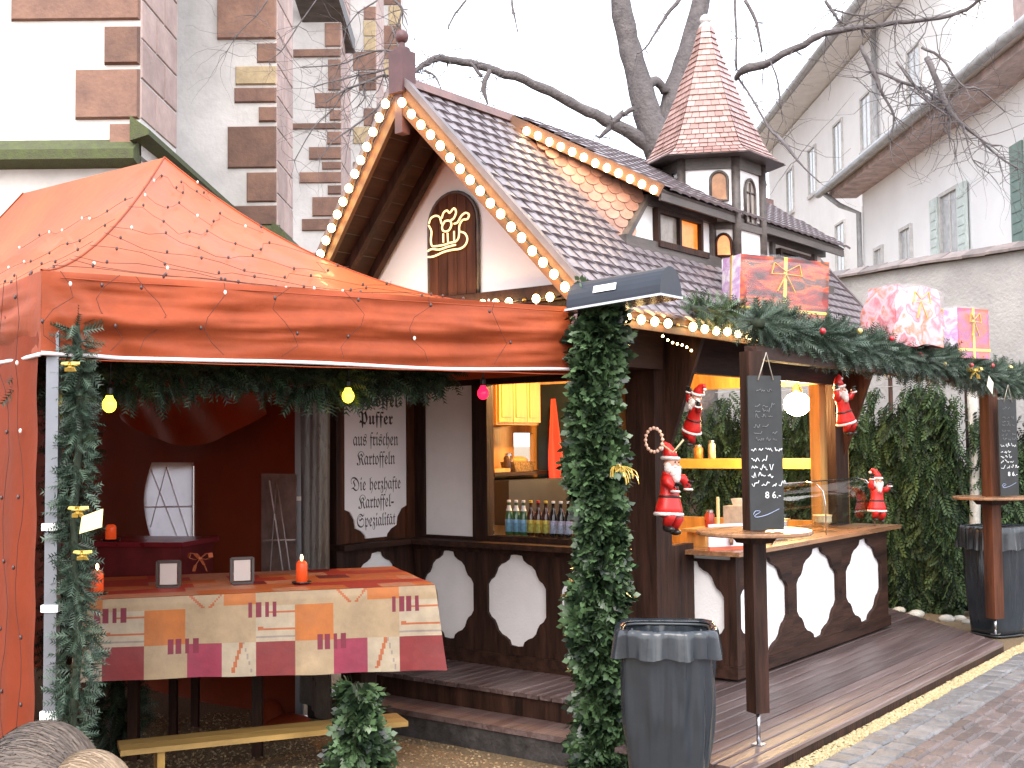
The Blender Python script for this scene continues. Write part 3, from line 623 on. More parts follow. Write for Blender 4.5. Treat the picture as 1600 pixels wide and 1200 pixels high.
# --- gable-side wall, plane a = 0, outwards is -a
PG = lambda b, z, o: (-o, b, z)
m = MB(); m.box(.004, .05, .2, 2.15, .02, .85); hp('plaster_panel', m, plaster)
for u0, u1, uc, hu in ((1.495, 2.15, 1.80, .245), (.85, 1.495, 1.165, .262), (.22, .85, .53, .25)):
    hp('fretwork_panel', cutout(u0, u1, .09, .83, uc, .475, hu, .325, PG, .024), wood)
m = MB(); m.box(-.04, 0, .2, 2.15, 0, .092); m.box(-.035, 0, .2, 2.15, .80, .845); hp('sill_beam', m, woodh)
m = MB(); m.box(-.16, .06, .2, 2.17, .846, .885); hp('ledge', m, woodh)
m = MB(); m.box(.0, .045, 1.56, 2.03, .90, 2.1); hp('plaster_panel', m, plaster)
for b0, b1 in ((1.42, 1.56), (2.03, 2.16)):
    m = MB(); m.box(-.02, .06, b0, b1, .886, 2.1); hp('timber_stile', m, wood)
m = MB(); m.box(-.025, .06, .22, 1.42, .886, .925); hp('window_sill', m, woodh)
m = MB(); m.box(-.015, .05, 1.56, 2.03, .886, .91); hp('panel_rail', m, woodh)
m = MB(); m.box(-.02, .06, .22, 2.16, 2.02, 2.12); hp('window_head', m, woodh)
# corner post, jetty, fascia
m = MB(); m.box(-.07, .07, -.02, .20, 0, 2.36); hp('corner_post', m, wood)
m = MB(); m.box(-.93, 0, -.05, 2.12, 2.06, 2.10); hp('jetty_soffit', m, woodsoff)
m = MB(); m.prism([(-.965, -.06, 2.08), (-.965, 2.14, 1.96), (-.965, 2.14, 2.44), (-.965, -.06, 2.44)], (.03, 0, 0)); hp('jetty_fascia', m, woodh)
m = MB(); m.box(-1.0, -.93, -.2, 2.0, 2.442, 2.535); hp('gable_beam', m, woodsoff)
for b_ in (-.05, 2.10):
    m = MB(); m.box(-.93, 0, b_, b_+.03, 2.1, 2.4); hp('jetty_side', m, woodh)
# --- roof
bR, zR, bE, zE = .82, 3.754, -.371, 2.374; bL = 2*bR-bE; aF, aA, aB = -1.34, -1.55, 3.54
sl = (zR-zE)/(bR-bE)
def zr(b): return zE+(b-bE)*sl if b <= bR else zE+(bL-b)*sl
m = MB(); m.slab([(aF, bE, zE), (aB, bE, zE), (aB, bR, zR), (aA, bR, zR)], .045); m.slab([(aF, bL, zE), (aB, bL, zE), (aB, bR, zR-.002), (aA, bR, zR-.002)], .045)
roof = hp('roof', m, mat('roof_felt', (.07, .05, .05), .7))
nR = Vector((0, -sl, 1)).normalized(); vE = Vector((0, 1, sl)).normalized()
# tile: wavy box, local x along a, y up slope, z normal
def tile_mesh(W, L, name, m_, step=.02):
    m = MB(); nx = 5; prof = [0, .006, .008, .005, -.001]; cutx = [.0, -.004, -.010, -.018, -.024]
    top = []; bot = []
    for i in range(nx):
        x = -W/2 + W*i/(nx-1); z = prof[i]
        top += [(x, cutx[i], z+.021), (x, L, z+.004)]; bot += [(x, cutx[i], z+.003)]
    fs = [(2*i, 2*i+2, 2*i+3, 2*i+1) for i in range(nx-1)] + [(2*nx+i, 2*nx+i+1, 2*i+2, 2*i) for i in range(nx-1)]
    return _mk(name, m.add(top+bot, fs), m_), top+bot, fs
TW, TE = .122, .098
tm1, tv1, tf1 = tile_mesh(TW-.003, TE*1.35, 'roof_tile', tilem)
slopeL = math.hypot(bR-bE, zR-zE)
RX = Matrix((Vector((1,0,0)), vE, nR)).transposed()
erx = RX.to_euler()
def lay(origin, e1, e2, u0f, u1f, vmax, skip, parent, budget, stuff, W=TW, E=TE, tm=tm1, tv=tv1, tf=tf1):
    """tiles over a plane: origin + u*e1 + v*e2; u0f(v), u1f(v) limits."""
    n3 = e1.cross(e2).normalized(); Mx = Matrix((e1, e2, n3)).transposed(); er = Mx.to_euler(); v = 0; row = 0; used = 0; L = []
    while v < vmax-.03:
        u = math.floor(u0f(v)/W)*W + (row % 2)*W*.5
        while u < u1f(v)-W*.3:
            if u >= u0f(v)-W*.1 and not skip(u+W/2, v): L.append((u+W/2, v))
            u += W
        v += E; row += 1
    L.sort(key=lambda q: q[0]*1.0+abs(q[1]-.9)*.2)
    for q in L:
        p = origin+e1*q[0]+e2*q[1]
        if used < budget:
            inst('roof_tile', tm, parent, p + n3*rnd.uniform(0, .002), (er.x+rnd.uniform(-.012, .012), er.y+rnd.uniform(-.01, .01), er.z)); used += 1
        else:
            M4 = Matrix.Translation(p) @ Mx.to_4x4(); stuff.add([M4 @ Vector(t) for t in tv], tf)
    return used
rest = MB(); rest.sm = False
def in_dormer(u, v):
    b = bE+v*vE.y
    return b > .10 and (-.27-(b-.07)*.37+.04) < u < 3.0 and b < .80
lay(Vector((0, bE-.03, zE-.03*sl+.001)), Vector((1,0,0)), vE, lambda v: aF-.03+(aA-aF)*v/slopeL, lambda v: aB-.02, slopeL+.02, in_dormer, roof, 230, rest)
# ridge, left barge
m = MB(); m.prism([(aA-.03, bR-.07, zR-.02), (aA-.03, bR-.035, zR+.045), (aA-.03, bR+.035, zR+.045), (aA-.03, bR+.07, zR-.02)], (aB-aA+.05, 0, 0)); obj('ridge_capping', m, ridgem, roof)
def barge(side, a_off):
    b0 = bE if side < 0 else bL; s = sl if side < 0 else -sl
    m = MB(); p0 = Vector((aF+a_off, b0-.02*side*-1, zE-.02)); p1 = Vector((aA+a_off, bR, zR))
    m.prism([p0+Vector((0, 0, .03)), p1+Vector((0, 0, .03)), p1+Vector((0, 0, -.16)), p0+Vector((0, 0, -.13))], (-.03, 0, 0)); return m
trim = mat('pale_grey_verge_trim', (.13, .105, .11), .4, var=.1)
bargem = mat('amber_brown_barge_board', (.11, .045, .018), .6, stretch=(1, .2, .2), scale=12, var=.2, bump=.15)
for sd_ in (-1, 1):
    hp('barge_board', barge(sd_, -.005), bargem)
    b0 = bE-.02 if sd_ < 0 else bL+.02
    m = MB(); m.obox((aF-.02, b0, zE+.03), (aA-.02, bR, zR+.055), .06, .035, (0, 0, 1)); obj('verge_trim', m, trim, roof)
m = MB(); m.obox((aB, bE, zE+.01), (aB, bR, zR+.04), .04, .05); obj('verge_trim', m, trim, roof)
# eave board with metal edge
m = MB(); m.box(aF-.02, aB, bE-.02, bE+.0, zE-.13, zE-.02); hp('eave_board', m, bargem)
m = MB(); m.box(aF-.03, aB, bE-.045, bE-.02, zE-.035, zE-.008); hp('drip_edge', m, mat('brown_metal_edge', (.22, .12, .11), .35, metal=.3))
m = MB(); m.box(-.9, 3.2, bE+.0, -.0, zE-.06, zE-.035); hp('eave_soffit', m, woodh)
# soffit boards on both slopes of the front overhang
for side in (1, -1):
    for i in range(13):
        f0, f1 = i/13, (i+1)/13-.004
        def pt(f, a): b = (bL if side > 0 else bE)+(bR-(bL if side > 0 else bE))*f; return Vector((a, b, zE+(zR-zE)*f-.052-.0*f))
        af = lambda f: aF+(aA-aF)*f+.01
        m = MB(); m.slab([pt(f0, af(f0)), pt(f0, -.93), pt(f1, -.93), pt(f1, af(f1))], .014); hp('soffit_board', m, woodsoff)
for side in (1, -1):
    b0 = (bL if side > 0 else bE)
    for aa in (-1.22, -.985):
        m = MB(); m.obox((aa, b0+(bR-b0)*.04, zE+(zR-zE)*.04-.105), (aa-.06, b0+(bR-b0)*.97, zR-.16), .05, .07); hp('rafter', m, wood)
# finial at the front apex
m = MB(); m.box(aA-.06, aA+.06, bR-.055, bR+.055, zR-.06, zR+.20); m.box(aA-.035, aA+.035, bR-.03, bR+.03, zR-.3, zR-.06); m.lathe([(.05,0),(.05,.02),(.02,.03),(.018,.06)], 10, (aA, bR, zR+.20)); m.ell((aA, bR, zR+.295), (.042, .042, .042)); hp('finial', m, mat('purplish_finial', (.09, .038, .04), .5, var=.2))
m = MB(); m.box(aB-.2, aB-.02, bR-.05, bR+.05, zR+.02, zR+.1); m.tube([(aB-.1, bR, zR+.1), (aB-.1, bR, zR+.18)], .012)
m.prism([(aB-.1-.055, bR, zR+.25), (aB-.1-.03, bR, zR+.285), (aB-.1, bR, zR+.255), (aB-.1+.03, bR, zR+.285), (aB-.1+.055, bR, zR+.25), (aB-.1, bR, zR+.17)], (0, .03, 0)); hp('heart_finial', m, ridgem)
# gable triangle
zt = lambda b: zr(b)-.075
gpl = mat('gable_plaster', (.80, .76, .74), .85, scale=2, var=.02, bump=.1, bscale=50)
m = MB(); m.prism([(-.955, -.12, 2.53), (-.955, 1.76, 2.53), (-.955, 1.76, zt(1.76)), (-.955, bR, zt(bR)), (-.955, -.12, zt(-.12))], (.03, 0, 0)); hp('gable_wall', m, gpl)
# arched loft door of planks
bc, hw = .915, .195; dr_ = []
zsp = 3.0
def arch(b): return zsp+math.sqrt(max(0, hw*hw-(b-bc)**2))
for i in range(5):
    b0, b1 = bc-hw+i*hw*2/5+.002, bc-hw+(i+1)*hw*2/5-.002
    bs = [b0+(b1-b0)*k/5 for k in range(6)]
    m = MB(); m.prism([(-.985, b0, 2.54)]+[(-.985, b1, 2.54)]+[(-.985, b, arch(b)) for b in bs[::-1]], (.03, 0, 0)); hp('door_plank', m, woodred)
m = MB(); pts = [(bc-hw-.012, 2.54), (bc-hw-.012, zsp)] + [(bc-(hw+.012)*math.cos(math.pi*k/14), zsp+(hw+.012)*math.sin(math.pi*k/14)) for k in range(1, 14)] + [(bc+hw+.012, zsp), (bc+hw+.012, 2.54)]
m.tube([(-.975, b, z) for b, z in pts], .012, 6); hp('door_surround', m, woodgrey)

# --- sign wing, plane b = 2.16, outwards is -b
m = MB(); m.box(-.81, -.002, 2.165, 2.25, 0, .85); hp('plaster_panel', m, plaster)
PS = lambda a, z, o: (a, 2.16-o, z)
hp('fretwork_panel', cutout(-.81, -.03, .09, .84, -.42, .475, .27, .33, PS, .024), wood)
m = MB(); m.box(-.85, -.16, 2.04, 2.2, .846, .885); hp('ledge', m, woodh)
m = MB(); m.box(-.81, -.76, 2.13, 2.25, .886, 2.3); m.box(-.10, -.02, 2.13, 2.25, .886, 2.3); m.box(-.76, -.10, 2.155, 2.25, .886, 2.3); hp('sign_wing_wall', m, woodred)
m = MB(); m.box(-.84, -.80, 2.13, 3.0, 0, 2.2); hp('wing_side_wall', m, wood)
# --- serving side, plane b = 0
m = MB(); m.box(.07, .42, -.02, .04, 0, .9); hp('side_wall', m, wood)
m = MB(); m.prism([(.075, -.0, 2.34), (.075, -.345, 2.30), (.075, -.30, 2.26), (.075, -.035, 1.52), (.075, -.005, 1.45)], (.04, 0, 0)); m.box(.07, .13, -.02, .06, .9, 2.34); hp('bracket_board', m, wood)
m = MB(); m.prism([(3.1, 0, 2.34), (3.1, -.345, 2.30), (3.1, -.30, 2.2), (3.1, -.02, 1.45), (3.1, 0, 1.4)], (.05, 0, 0)); hp('bracket_board', m, woodred)
m = MB(); m.box(2.93, 3.2, -.02, .10, .0, 2.34); hp('jamb_post', m, wood)
m = MB(); m.box(2.72, 2.86, .03, .12, .86, 2.06); hp('inner_jamb', m, honey)
m = MB(); m.box(.13, 2.93, -.02, .05, 2.06, 2.34); hp('header_beam', m, woodh)
m = MB(); m.box(.13, .15, .06, .7, .88, 2.06); hp('inner_jamb', m, honey)
# ceiling, floor, back and end walls
m = MB(); m.box(.05, 3.25, -.0, 2.2, 2.345, 2.37); hp('ceiling', m, honey)
m = MB(); m.box(.02, 3.25, .0, 2.2, .0, .03); hp('floor_board', m, woodh)
bw_ = MB()
for a0, a1, z0, z1 in ((.05, 1.27, 0, 2.34), (1.55, 3.25, 0, 2.34), (1.27, 1.55, 0, 1.42), (1.27, 1.55, 1.68, 2.34)): bw_.box(a0, a1, 2.16, 2.2, z0, z1)
hp('rear_wall', bw_, honey)
ew = MB(); ew.box(3.2, 3.26, -.0, .2, 0, 2.34); ew.box(3.2, 3.26, 1.95, 2.2, 0, 2.34); ew.box(3.2, 3.26, .2, 1.95, 0, .88); ew.box(3.2, 3.26, .2, 1.95, 2.08, 2.34); hp('end_wall', ew, honey)
m = MB(); m.box(3.12, 3.27, .2, 1.95, 1.34, 1.43); hp('window_bar', m, mat('yellow_bar', (.72, .48, .12), .5, var=.1))  # bar in its own even yellow
# fridge / dark divider inside
m = MB(); m.box(1.58, 1.75, 1.75, 2.14, .03, 2.1); hp('tall_cabinet', m, mat('dark_blue_cabinet', (.02, .035, .045), .4))
m = MB(); m.box(.65, 1.22, 1.86, 2.15, 1.74, 2.32); cab = hp('wall_cupboard', m, honey)
for i in range(3):
    m = MB(); a0 = .66+i*.187; m.box(a0, a0+.18, 1.835, 1.86, 1.76, 2.3); m.box(a0+.03, a0+.15, 1.828, 1.836, 1.80, 2.26); obj('cupboard_door', m, honey, cab)
m = MB(); m.box(.6, 1.5, 1.84, 2.15, 1.33, 1.36); hp('shelf', m, woodh)
m = MB(); m.box(.6, 1.5, 1.7, 2.15, .95, 1.3); hp('dark_counter', m, black)

# --- counter (plane b = -.31)
PC = lambda a, z, o: (a, -.31-o, z)
m = MB(); m.box(.43, 3.19, -.305, .3, .04, .82); hp('plaster_panel', m, plaster)
bays = [(.40, 1.295), (1.295, 2.215), (2.215, 3.21)]
for (u0, u1), (p0, p1) in zip(bays, ((.47, 1.22), (1.37, 2.13), (2.30, 3.07))):
    hp('fretwork_panel', cutout(u0, u1, .10, .80, (p0+p1)/2, .45, (p1-p0)/2, .335, PC, .026), woodh)
PE = lambda b, z, o: (.43-o, b, z)
hp('fretwork_panel', cutout(-.335, .30, .10, .80, -.0, .45, .25, .335, PE, .03), wood)
m = MB(); m.box(.385, 3.225, -.352, -.31, .02, .102); m.box(.385, .43, -.31, .3, .02, .102); m.box(.385, 3.225, -.352, -.31, .80, .83); hp('plinth_rail', m, woodh)
m = MB(); m.box(.395, .46, -.345, -.29, .10, .80); hp('corner_stile', m, wood)
ctm = mat('varnished_counter_top', (.30, .15, .075), .28, stretch=(.1, 1, 1), scale=10, var=.25, bump=.1, spec=.6)
m = MB(); m.box(.30, 3.34, -.42, .28, .832, .862); hp('counter_top', m, ctm)

# --- dormer
wb = .07
dm = MB(); dm.prism([(-.27, wb, 2.885), (3.0, wb, 2.885), (2.9, wb, 3.24), (.02, wb, 3.24)], (0, .05, 0)); dormer = hp('dormer', dm, plaster)
def dpart(name, m, mm): return obj(name, m, mm, dormer)
m = MB(); m.obox((-.30, wb-.02, 2.89), (.0, wb-.02, 3.22), .035, .055, (0, 1, 0)); dpart('dormer_post', m, woodgrey)
m = MB(); m.box(-.33, 3.05, wb-.06, wb, 2.835, 2.92); m.box(.0, 2.95, wb-.035, wb, 3.165, 3.235); dpart('dormer_rail', m, woodgrey)
for a0 in (.90, 1.9, 2.72): m = MB(); m.box(a0, a0+.055, wb-.03, wb, 2.92, 3.165); dpart('dormer_stud', m, woodgrey)
amber = mat('amber_lit_pane', (.6, .25, .05), .25, emis=(1, .22, .02), estr=.30, scale=3, var=.4, spec=.7)
dimp = mat('grey_curtained_pane', (.30, .25, .22), .2, scale=4, var=.25, spec=.7)
dark = mat('dark_recess', (.025, .012, .010), .5)
def window_d(a0, a1, z0, z1, mats_, b=wb, par=dormer):
    m = MB(); t = .03; m.box(a0-t, a0, b-.045, b+.0, z0-t, z1+t); m.box(a1, a1+t, b-.045, b, z0-t, z1+t); m.box(a0, a1, b-.045, b, z1, z1+t); m.box(a0-t-.03, a1+t+.03, b-.075, b, z0-t-.012, z0)
    n = len(mats_)
    for k in range(1, n): x = a0+(a1-a0)*k/n; m.box(x-.014, x+.014, b-.04, b, z0, z1)
    dpart('window_frame', m, wood)
    for k in range(n):
        g = MB(); g.box(a0+(a1-a0)*k/n, a0+(a1-a0)*(k+1)/n, b-.012, b-.004, z0, z1); dpart('pane', g, mats_[k])
window_d(.13, .70, 2.93, 3.13, [dimp, amber]); window_d(2.05, 2.62, 2.95, 3.10, [dark])
# cheek with beaver-tail tiles
C0, C1, C2 = Vector((-.51, .72, 3.64)), Vector((-.27, wb, 2.885)), Vector((.0, wb-.01, 3.22))
m = MB(); m.prism([C0, C1, C2], (.03, .01, 0)); dpart('cheek_board', m, scalem)
e1 = (C2-C1).normalized(); nC = (C1-C0).cross(C2-C0).normalized()
if nC.x > 0: nC = -nC
ex = Vector((C1-C0)); ex.z = 0; ex.normalize(); ez = Vector((0, 0, 1)); ez = (ez - nC*ez.dot(nC)).normalized(); ex = ez.cross(nC).normalized()
st = MB(); sw = .098
pts = [(-sw*.47, .09), (-sw*.47, .0)] + [(-sw*.47*math.cos(math.pi*k/6), -.045*math.sin(math.pi*k/6)) for k in range(1, 6)] + [(sw*.47, 0), (sw*.47, .09)]
st.prism([(x, z, .0+.012*(1-(z+.045)/.135)) for x, z in pts], (0, 0, .012)); stm_ = _mk('scale_tile', st, scalem)
Mc = Matrix((ex, ez, ex.cross(ez))).transposed(); erc = Mc.to_euler()
def inside(p):
    def s(a, b, c): return (b-a).cross(c-a).dot(nC)
    s1, s2, s3 = s(C0, C1, p), s(C1, C2, p), s(C2, C0, p)
    return (s1 > -.006 and s2 > -.006 and s3 > -.006) or (s1 < .006 and s2 < .006 and s3 < .006)
for r_ in range(14):
    for c_ in range(-10, 11):
        p = C1 + ez*(r_*.068) + ex*((c_+(r_ % 2)*.5)*sw)
        if inside(p): inst('scale_tile', stm_, dormer, p + (ex.cross(ez))*.004, erc)
# dormer roof
D0, D1, D2, D3 = Vector((-.56, .74, 3.715)), Vector((-.07, -.10, 3.235)), Vector((3.03, -.10, 3.235)), Vector((3.36, .80, 3.79))
D4 = Vector((-.50, .80, 3.775))
m = MB(); m.slab([D1, D2, D3, Vector((-.53, .78, 3.74))], .035); droof = hp('dormer_roof', m, woodgrey)
e2 = Vector((0, D3.y-D2.y, D3.z-D2.z)).normalized(); dl = (Vector((0, D3.y, D3.z))-Vector((0, D2.y, D2.z))).length
rest2 = MB()
lay(Vector((0, D1.y-.02, D1.z+.0)), Vector((1, 0, 0)), e2, lambda v: D1.x+(-.52-D1.x)*v/dl, lambda v: D2.x+(D3.x-D2.x)*v/dl, dl, lambda u, v: False, droof, 70, rest2)
rest.v and obj('tile_field', rest, tilem, roof, kind='stuff'); rest2.v and obj('tile_field', rest2, tilem, droof, kind='stuff')
m = MB(); m.obox(D1+Vector((-.01, -.01, -.015)), Vector((-.55, .77, 3.735)), .03, .085); obj('verge_board', m, bargem, droof)
m = MB(); m.box(-.07, 3.02, -.10, -.08, 3.165, 3.215); obj('eave_board', m, woodgrey, droof)

# --- turret
tca, tcb, tr_ = 1.23, .24, .385
an0 = math.atan2(-.98, -.17) - TH                      # outward normal of the wide face, hut frame
def hexv(r, k, z=0): t = an0 + R(30+60*k); return Vector((tca+r*math.cos(t), tcb+r*math.sin(t), z))
z0t, z1t = 2.75, 3.66
m = MB(); m.prism([hexv(tr_, k, z0t) for k in range(6)], (0, 0, z1t-z0t)); tur = hp('turret', m, plaster)
for k in range(6):
    m = MB(); v = hexv(tr_+.008, k); m.tube([(v.x, v.y, z0t), (v.x, v.y, z1t)], .036, 6); obj('turret_post', m, woodgrey, tur)
for zz, hh in ((z1t-.085, .085), (3.13, .05)):
    m = MB()
    for k in range(6): a_, b_ = hexv(tr_+.006, k), hexv(tr_+.006, k+1); m.obox((a_.x, a_.y, zz+hh/2), (b_.x, b_.y, zz+hh/2), .035, hh)
    obj('turret_rail', m, woodgrey, tur)
def face_frame(k):     # between vertex k-1 and k : normal an0+60k
    t = an0+R(60*k); n = Vector((math.cos(t), math.sin(t), 0)); c = Vector((tca, tcb, 0))+n*(tr_*math.cos(R(30))); u = Vector((-n.y, n.x, 0)); return c, u, n
def arched(k, uc, hw, z0, zs, pane, framem, pointed=False, off=.0, bar=False):
    c, u, n = face_frame(k)
    def P(x, z, o): return c+u*(uc+x)+n*(.004+o+off)+Vector((0, 0, z))
    arcp = [(-hw*math.cos(math.pi*i/10), zs+hw*math.sin(math.pi*i/10)*(1.35 if pointed else 1)) for i in range(11)]
    pts = [(-hw, z0)]+arcp+[(hw, z0)]
    m = MB(); m.prism([P(x, z, 0) for x, z in pts], n*.008); obj('pane', m, pane, tur)
    m = MB(); m.tube([P(x, z, .012) for x, z in pts]+[P(-hw, z0, .012)], .0115, 6)
    if bar: m.tube([P(0, z0, .012), P(0, zs+hw, .012)], .007, 5); m.tube([P(-hw, zs, .012), P(hw, zs, .012)], .007, 5)
    obj('window_frame', m, framem, tur)
amberdim = mat('amber_dim_pane', (.32, .15, .07), .25, emis=(1, .35, .08), estr=.04, var=.3, scale=5)
arched(0, .075, .062, 3.34, 3.49, amberdim, woodgrey)
arched(0, .10, .055, 2.93, 3.02, amber, wood, True)
arched(1, .0, .075, 3.19, 3.42, dimp, woodgrey, True, bar=True)
arched(-1, .0, .09, 3.3, 3.5, dark, wood)
prof = [(3.655,.575),(3.675,.54),(3.70,.50),(3.75,.45),(3.82,.41),(3.92,.365),(4.05,.305),(4.2,.24),(4.36,.18),(4.50,.12),(4.62,.08),(4.74,.055)]
def rad(z):
    for (za, ra), (zb_, rb) in zip(prof, prof[1:]):
        if za <= z <= zb_: return ra+(rb-ra)*(z-za)/(zb_-za)
    return prof[-1][1]
m = MB(); vs = [hexv(r, k, z) for z, r in prof for k in range(6)]; n_ = len(prof)
m.add(vs, [(i*6+k, i*6+(k+1)%6, (i+1)*6+(k+1)%6, (i+1)*6+k) for i in range(n_-1) for k in range(6)] + [tuple(range(6))[::-1]]); obj('spire_shell', m, woodgrey, tur)
V = []; Fq = []; T = []; z = 3.665; row = 0
while z < 4.71:
    dz = .03+.018*min(1, (z-3.66)*4); r0, r1 = rad(z), rad(min(4.74, z+dz))
    for k in range(6):
        A0, A1 = hexv(r0+.010, k, z), hexv(r0+.010, k+1, z); B0, B1 = hexv(r1+.003, k, z+dz), hexv(r1+.003, k+1, z+dz)
        n = max(1, round((A1-A0).length/.062)); nn = Vector(((A0+A1)/2-Vector((tca, tcb, z)))); nn.z = 0; nn.normalize()
        tt = rnd.random()
        sh = .5/n if row % 2 else 0
        ed = [0]+[min(1, max(0, (q+sh*n)/n)) for q in range(0 if sh else 1, n)]+[1]
        for q in range(len(ed)-1):
            f0, f1 = ed[q]+.006, ed[q+1]-.006
            if f1-f0 < .02: continue
            o = len(V); lift = nn*rnd.uniform(0, .004)
            V += [A0.lerp(A1, f0)+lift, A0.lerp(A1, f1)+lift, B0.lerp(B1, f1), B0.lerp(B1, f0), A0.lerp(A1, f0)-nn*.012, A0.lerp(A1, f1)-nn*.012]
            Fq += [(o, o+1, o+2, o+3), (o+4, o+5, o+1, o)]; t_ = rnd.random(); T += [t_, t_]
    z += dz; row += 1
foliage('shingles', tur, spirem, [tuple(v) for v in V], Fq, T)
m = MB(); m.lathe([(.05,0),(.055,.02),(.035,.04),(.03,.05)], 10, (tca, tcb, 4.735)); m.ell((tca, tcb, 4.81), (.045, .045, .04)); obj('spire_knob', m, mat('pale_zinc_knob', (.7, .68, .68), .35, metal=.3), tur)
# ---------------------------------------------------------------- bulb chains on the hut
bm = MB(); bm.ell((0, 0, 0), (.0245, .0245, .0275), seg=10, rings=7); bulb_me = _mk('bulb', bm, lamp_on)
sm0 = MB(); sm0.lathe([(.013, -.0), (.014, .022)], 8); sock_me = _mk('socket', sm0, brass)
def chain(label, p0, p1, n, out, dead=(), start=0.0, end=1.0):
    p0, p1 = Vector(p0), Vector(p1); out = Vector(out)
    t = thing('light_chain', label, 'light chain', tuple(p0), frame='H', group='chains of warm bulbs on the hut')
    OFF[t.name] = p0.copy()
    m = MB(); pts = [p0.lerp(p1, i/(2*n))+Vector((0, 0, -.006*(i % 2))) for i in range(2*n+1)]; m.tube(pts, .006, 5); obj('cable', m, black, t)
    for i in range(n):
        p = p0.lerp(p1, start+(end-start)*(i+.5)/n)
        q = p+out*.032+Vector((0, 0, rnd.uniform(-.004, .004)))
        if i not in dead: inst('bulb', bulb_me, t, q)
        m = MB(); m.tube([p, q-out*.014], .013, 6); obj('socket', m, brass, t)
nL = Vector((-1, 0, 0))
chain('chain of warm bulbs down the right rake of the gable', (aA-.045, bR-.03, zR-.10), (aF-.045, bE+.0, zE-.045), 18, (-1, 0, 0))
chain('chain of warm bulbs down the left rake of the gable above the tent', (aA-.045, bR+.04, zR-.08), (aF-.045, bL-.0, zE-.04), 18, (-1, 0, 0))
chain('chain of warm bulbs along the beam under the gable, one bulb dark', (-1.005, .06, 2.46), (-1.005, 1.5, 2.46), 14, (-1, 0, -.2), dead=(2,))
chain('chain of warm bulbs under the tiled eave above the serving hatch', (-1.28, bE-.03, zE-.075), (.86, bE-.03, zE-.075), 14, (0, -1, -.15), dead=(5,))
chain('chain of warm bulbs under the sloping edge of the dormer roof', (-.525, .70, 3.68), (-.085, -.09, 3.205), 12, (-.75, -.6, -.1))
# short dim garland of tiny bulbs inside the canopy
t = thing('mini_light_string', 'short curved string of tiny bulbs under the canopy near the post', 'light string', (-.3, -.2, 2.2), frame='H'); OFF[t.name] = Vector((-.3, -.2, 2.2))
m = MB(); pts = [(-.34+.06*i, -.25, 2.245-.012*i-.01*math.sin(i)) for i in range(7)]; m.tube(pts, .003, 4); obj('cable', m, black, t)
tiny = MB(); tiny.ell((0, 0, 0), (.008,)*3, seg=6, rings=4); tme = _mk('tiny_bulb', tiny, lamp_on)
for p in pts: inst('tiny_bulb', tme, t, p)

# sleigh outline of light rope on the loft door
rope = mat('rope_light', (.8, .6, .35), .4, emis=(1, .60, .25), estr=.75)
sg = thing('rope_light_sleigh', 'outline of a sleigh with a rider in pale rope light on the arched loft door', 'rope light', (-1.0, .915, 2.75), frame='H'); OFF[sg.name] = Vector((-1.0, .915, 2.75))
def SG(x, y): return (-1.005, 1.11-(x-165)/(805-165)*.39+.0, 2.54+.64-(y-240)/(960-240)*.38)    # from the figure's own drawing grid
def srope(pts, r=.0062): m = MB(); m.tube(smooth3([SG(*p) for p in pts]), r, 6); obj('rope', m, rope, sg)
def smooth3(P, k=3):
    P = [Vector(p) for p in P]; out = []
    for i in range(len(P)-1):
        p0, p1, p2, p3 = P[max(i-1,0)], P[i], P[i+1], P[min(i+2, len(P)-1)]
        for j in range(k):
            t = j/k; out.append(.5*((2*p1)+(-p0+p2)*t+(2*p0-5*p1+4*p2-p3)*t*t+(-p0+3*p1-3*p2+p3)*t**3))
    return out+[P[-1]]
srope([(190,540),(215,480),(280,455),(340,480),(360,540),(370,570)]); srope([(185,560),(225,640),(215,740),(225,810),(260,830),(400,830),(480,815),(560,810),(600,770),(610,700),(615,620),(660,560),(720,560),(745,510),(700,480),(640,510),(590,580),(540,590)])
srope([(165,880),(230,860),(330,880),(450,860),(560,850)]); srope([(165,950),(250,955),(400,915),(520,905),(620,905),(690,870),(720,800),(690,730),(630,700)])
srope([(400,560),(375,600),(385,650),(430,670),(480,650),(505,590),(480,545),(420,540),(400,560)]); srope([(370,500),(400,430),(450,415),(480,450),(540,400),(570,450),(540,520),(500,540)])
srope([(390,690),(390,800)],.006); srope([(450,690),(455,800)],.006); srope([(540,680),(540,800)],.006)

# ---------------------------------------------------------------- patio heater housing at the roof corner
hz = thing('radiant_heater', 'blue grey half-round heater housing at the front corner of the roof', 'heater', (-1.42, -.40, 2.36), frame='H'); OFF[hz.name] = Vector((-1.42, -.40, 2.36))
m = MB(); prof_ = [(-1.53, 2.325)]+[(-1.42-.11*math.cos(math.pi*k/14), 2.345+.135*math.sin(math.pi*k/14)) for k in range(15)]+[(-1.31, 2.325)]
m.prism([(a, -.93, z+.012) for a, z in prof_], (0, .58, -.035)); obj('housing', m, mat('blue_grey_enamel', (.018, .024, .038), .45, var=.1, spec=.4), hz)
m = MB(); m.prism([(-1.535, -.935, 2.33), (-1.535, -.34, 2.294), (-1.305, -.34, 2.294), (-1.305, -.935, 2.33)], (0, 0, .012)); obj('reflector_rim', m, steel, hz)
m = MB(); m.prism([(-1.527, -.66, 2.385), (-1.527, -.52, 2.378), (-1.515, -.52, 2.415), (-1.515, -.66, 2.422)], (-.004, 0, 0)); obj('rating_plate', m, white, hz)
m = MB(); m.obox((-1.41, -.45, 2.34), (-1.30, -.40, 2.28), .03, .03); m.obox((-1.41, -.36, 2.34), (-1.41, -.30, 2.2), .025, .025); obj('bracket', m, steel, hz)

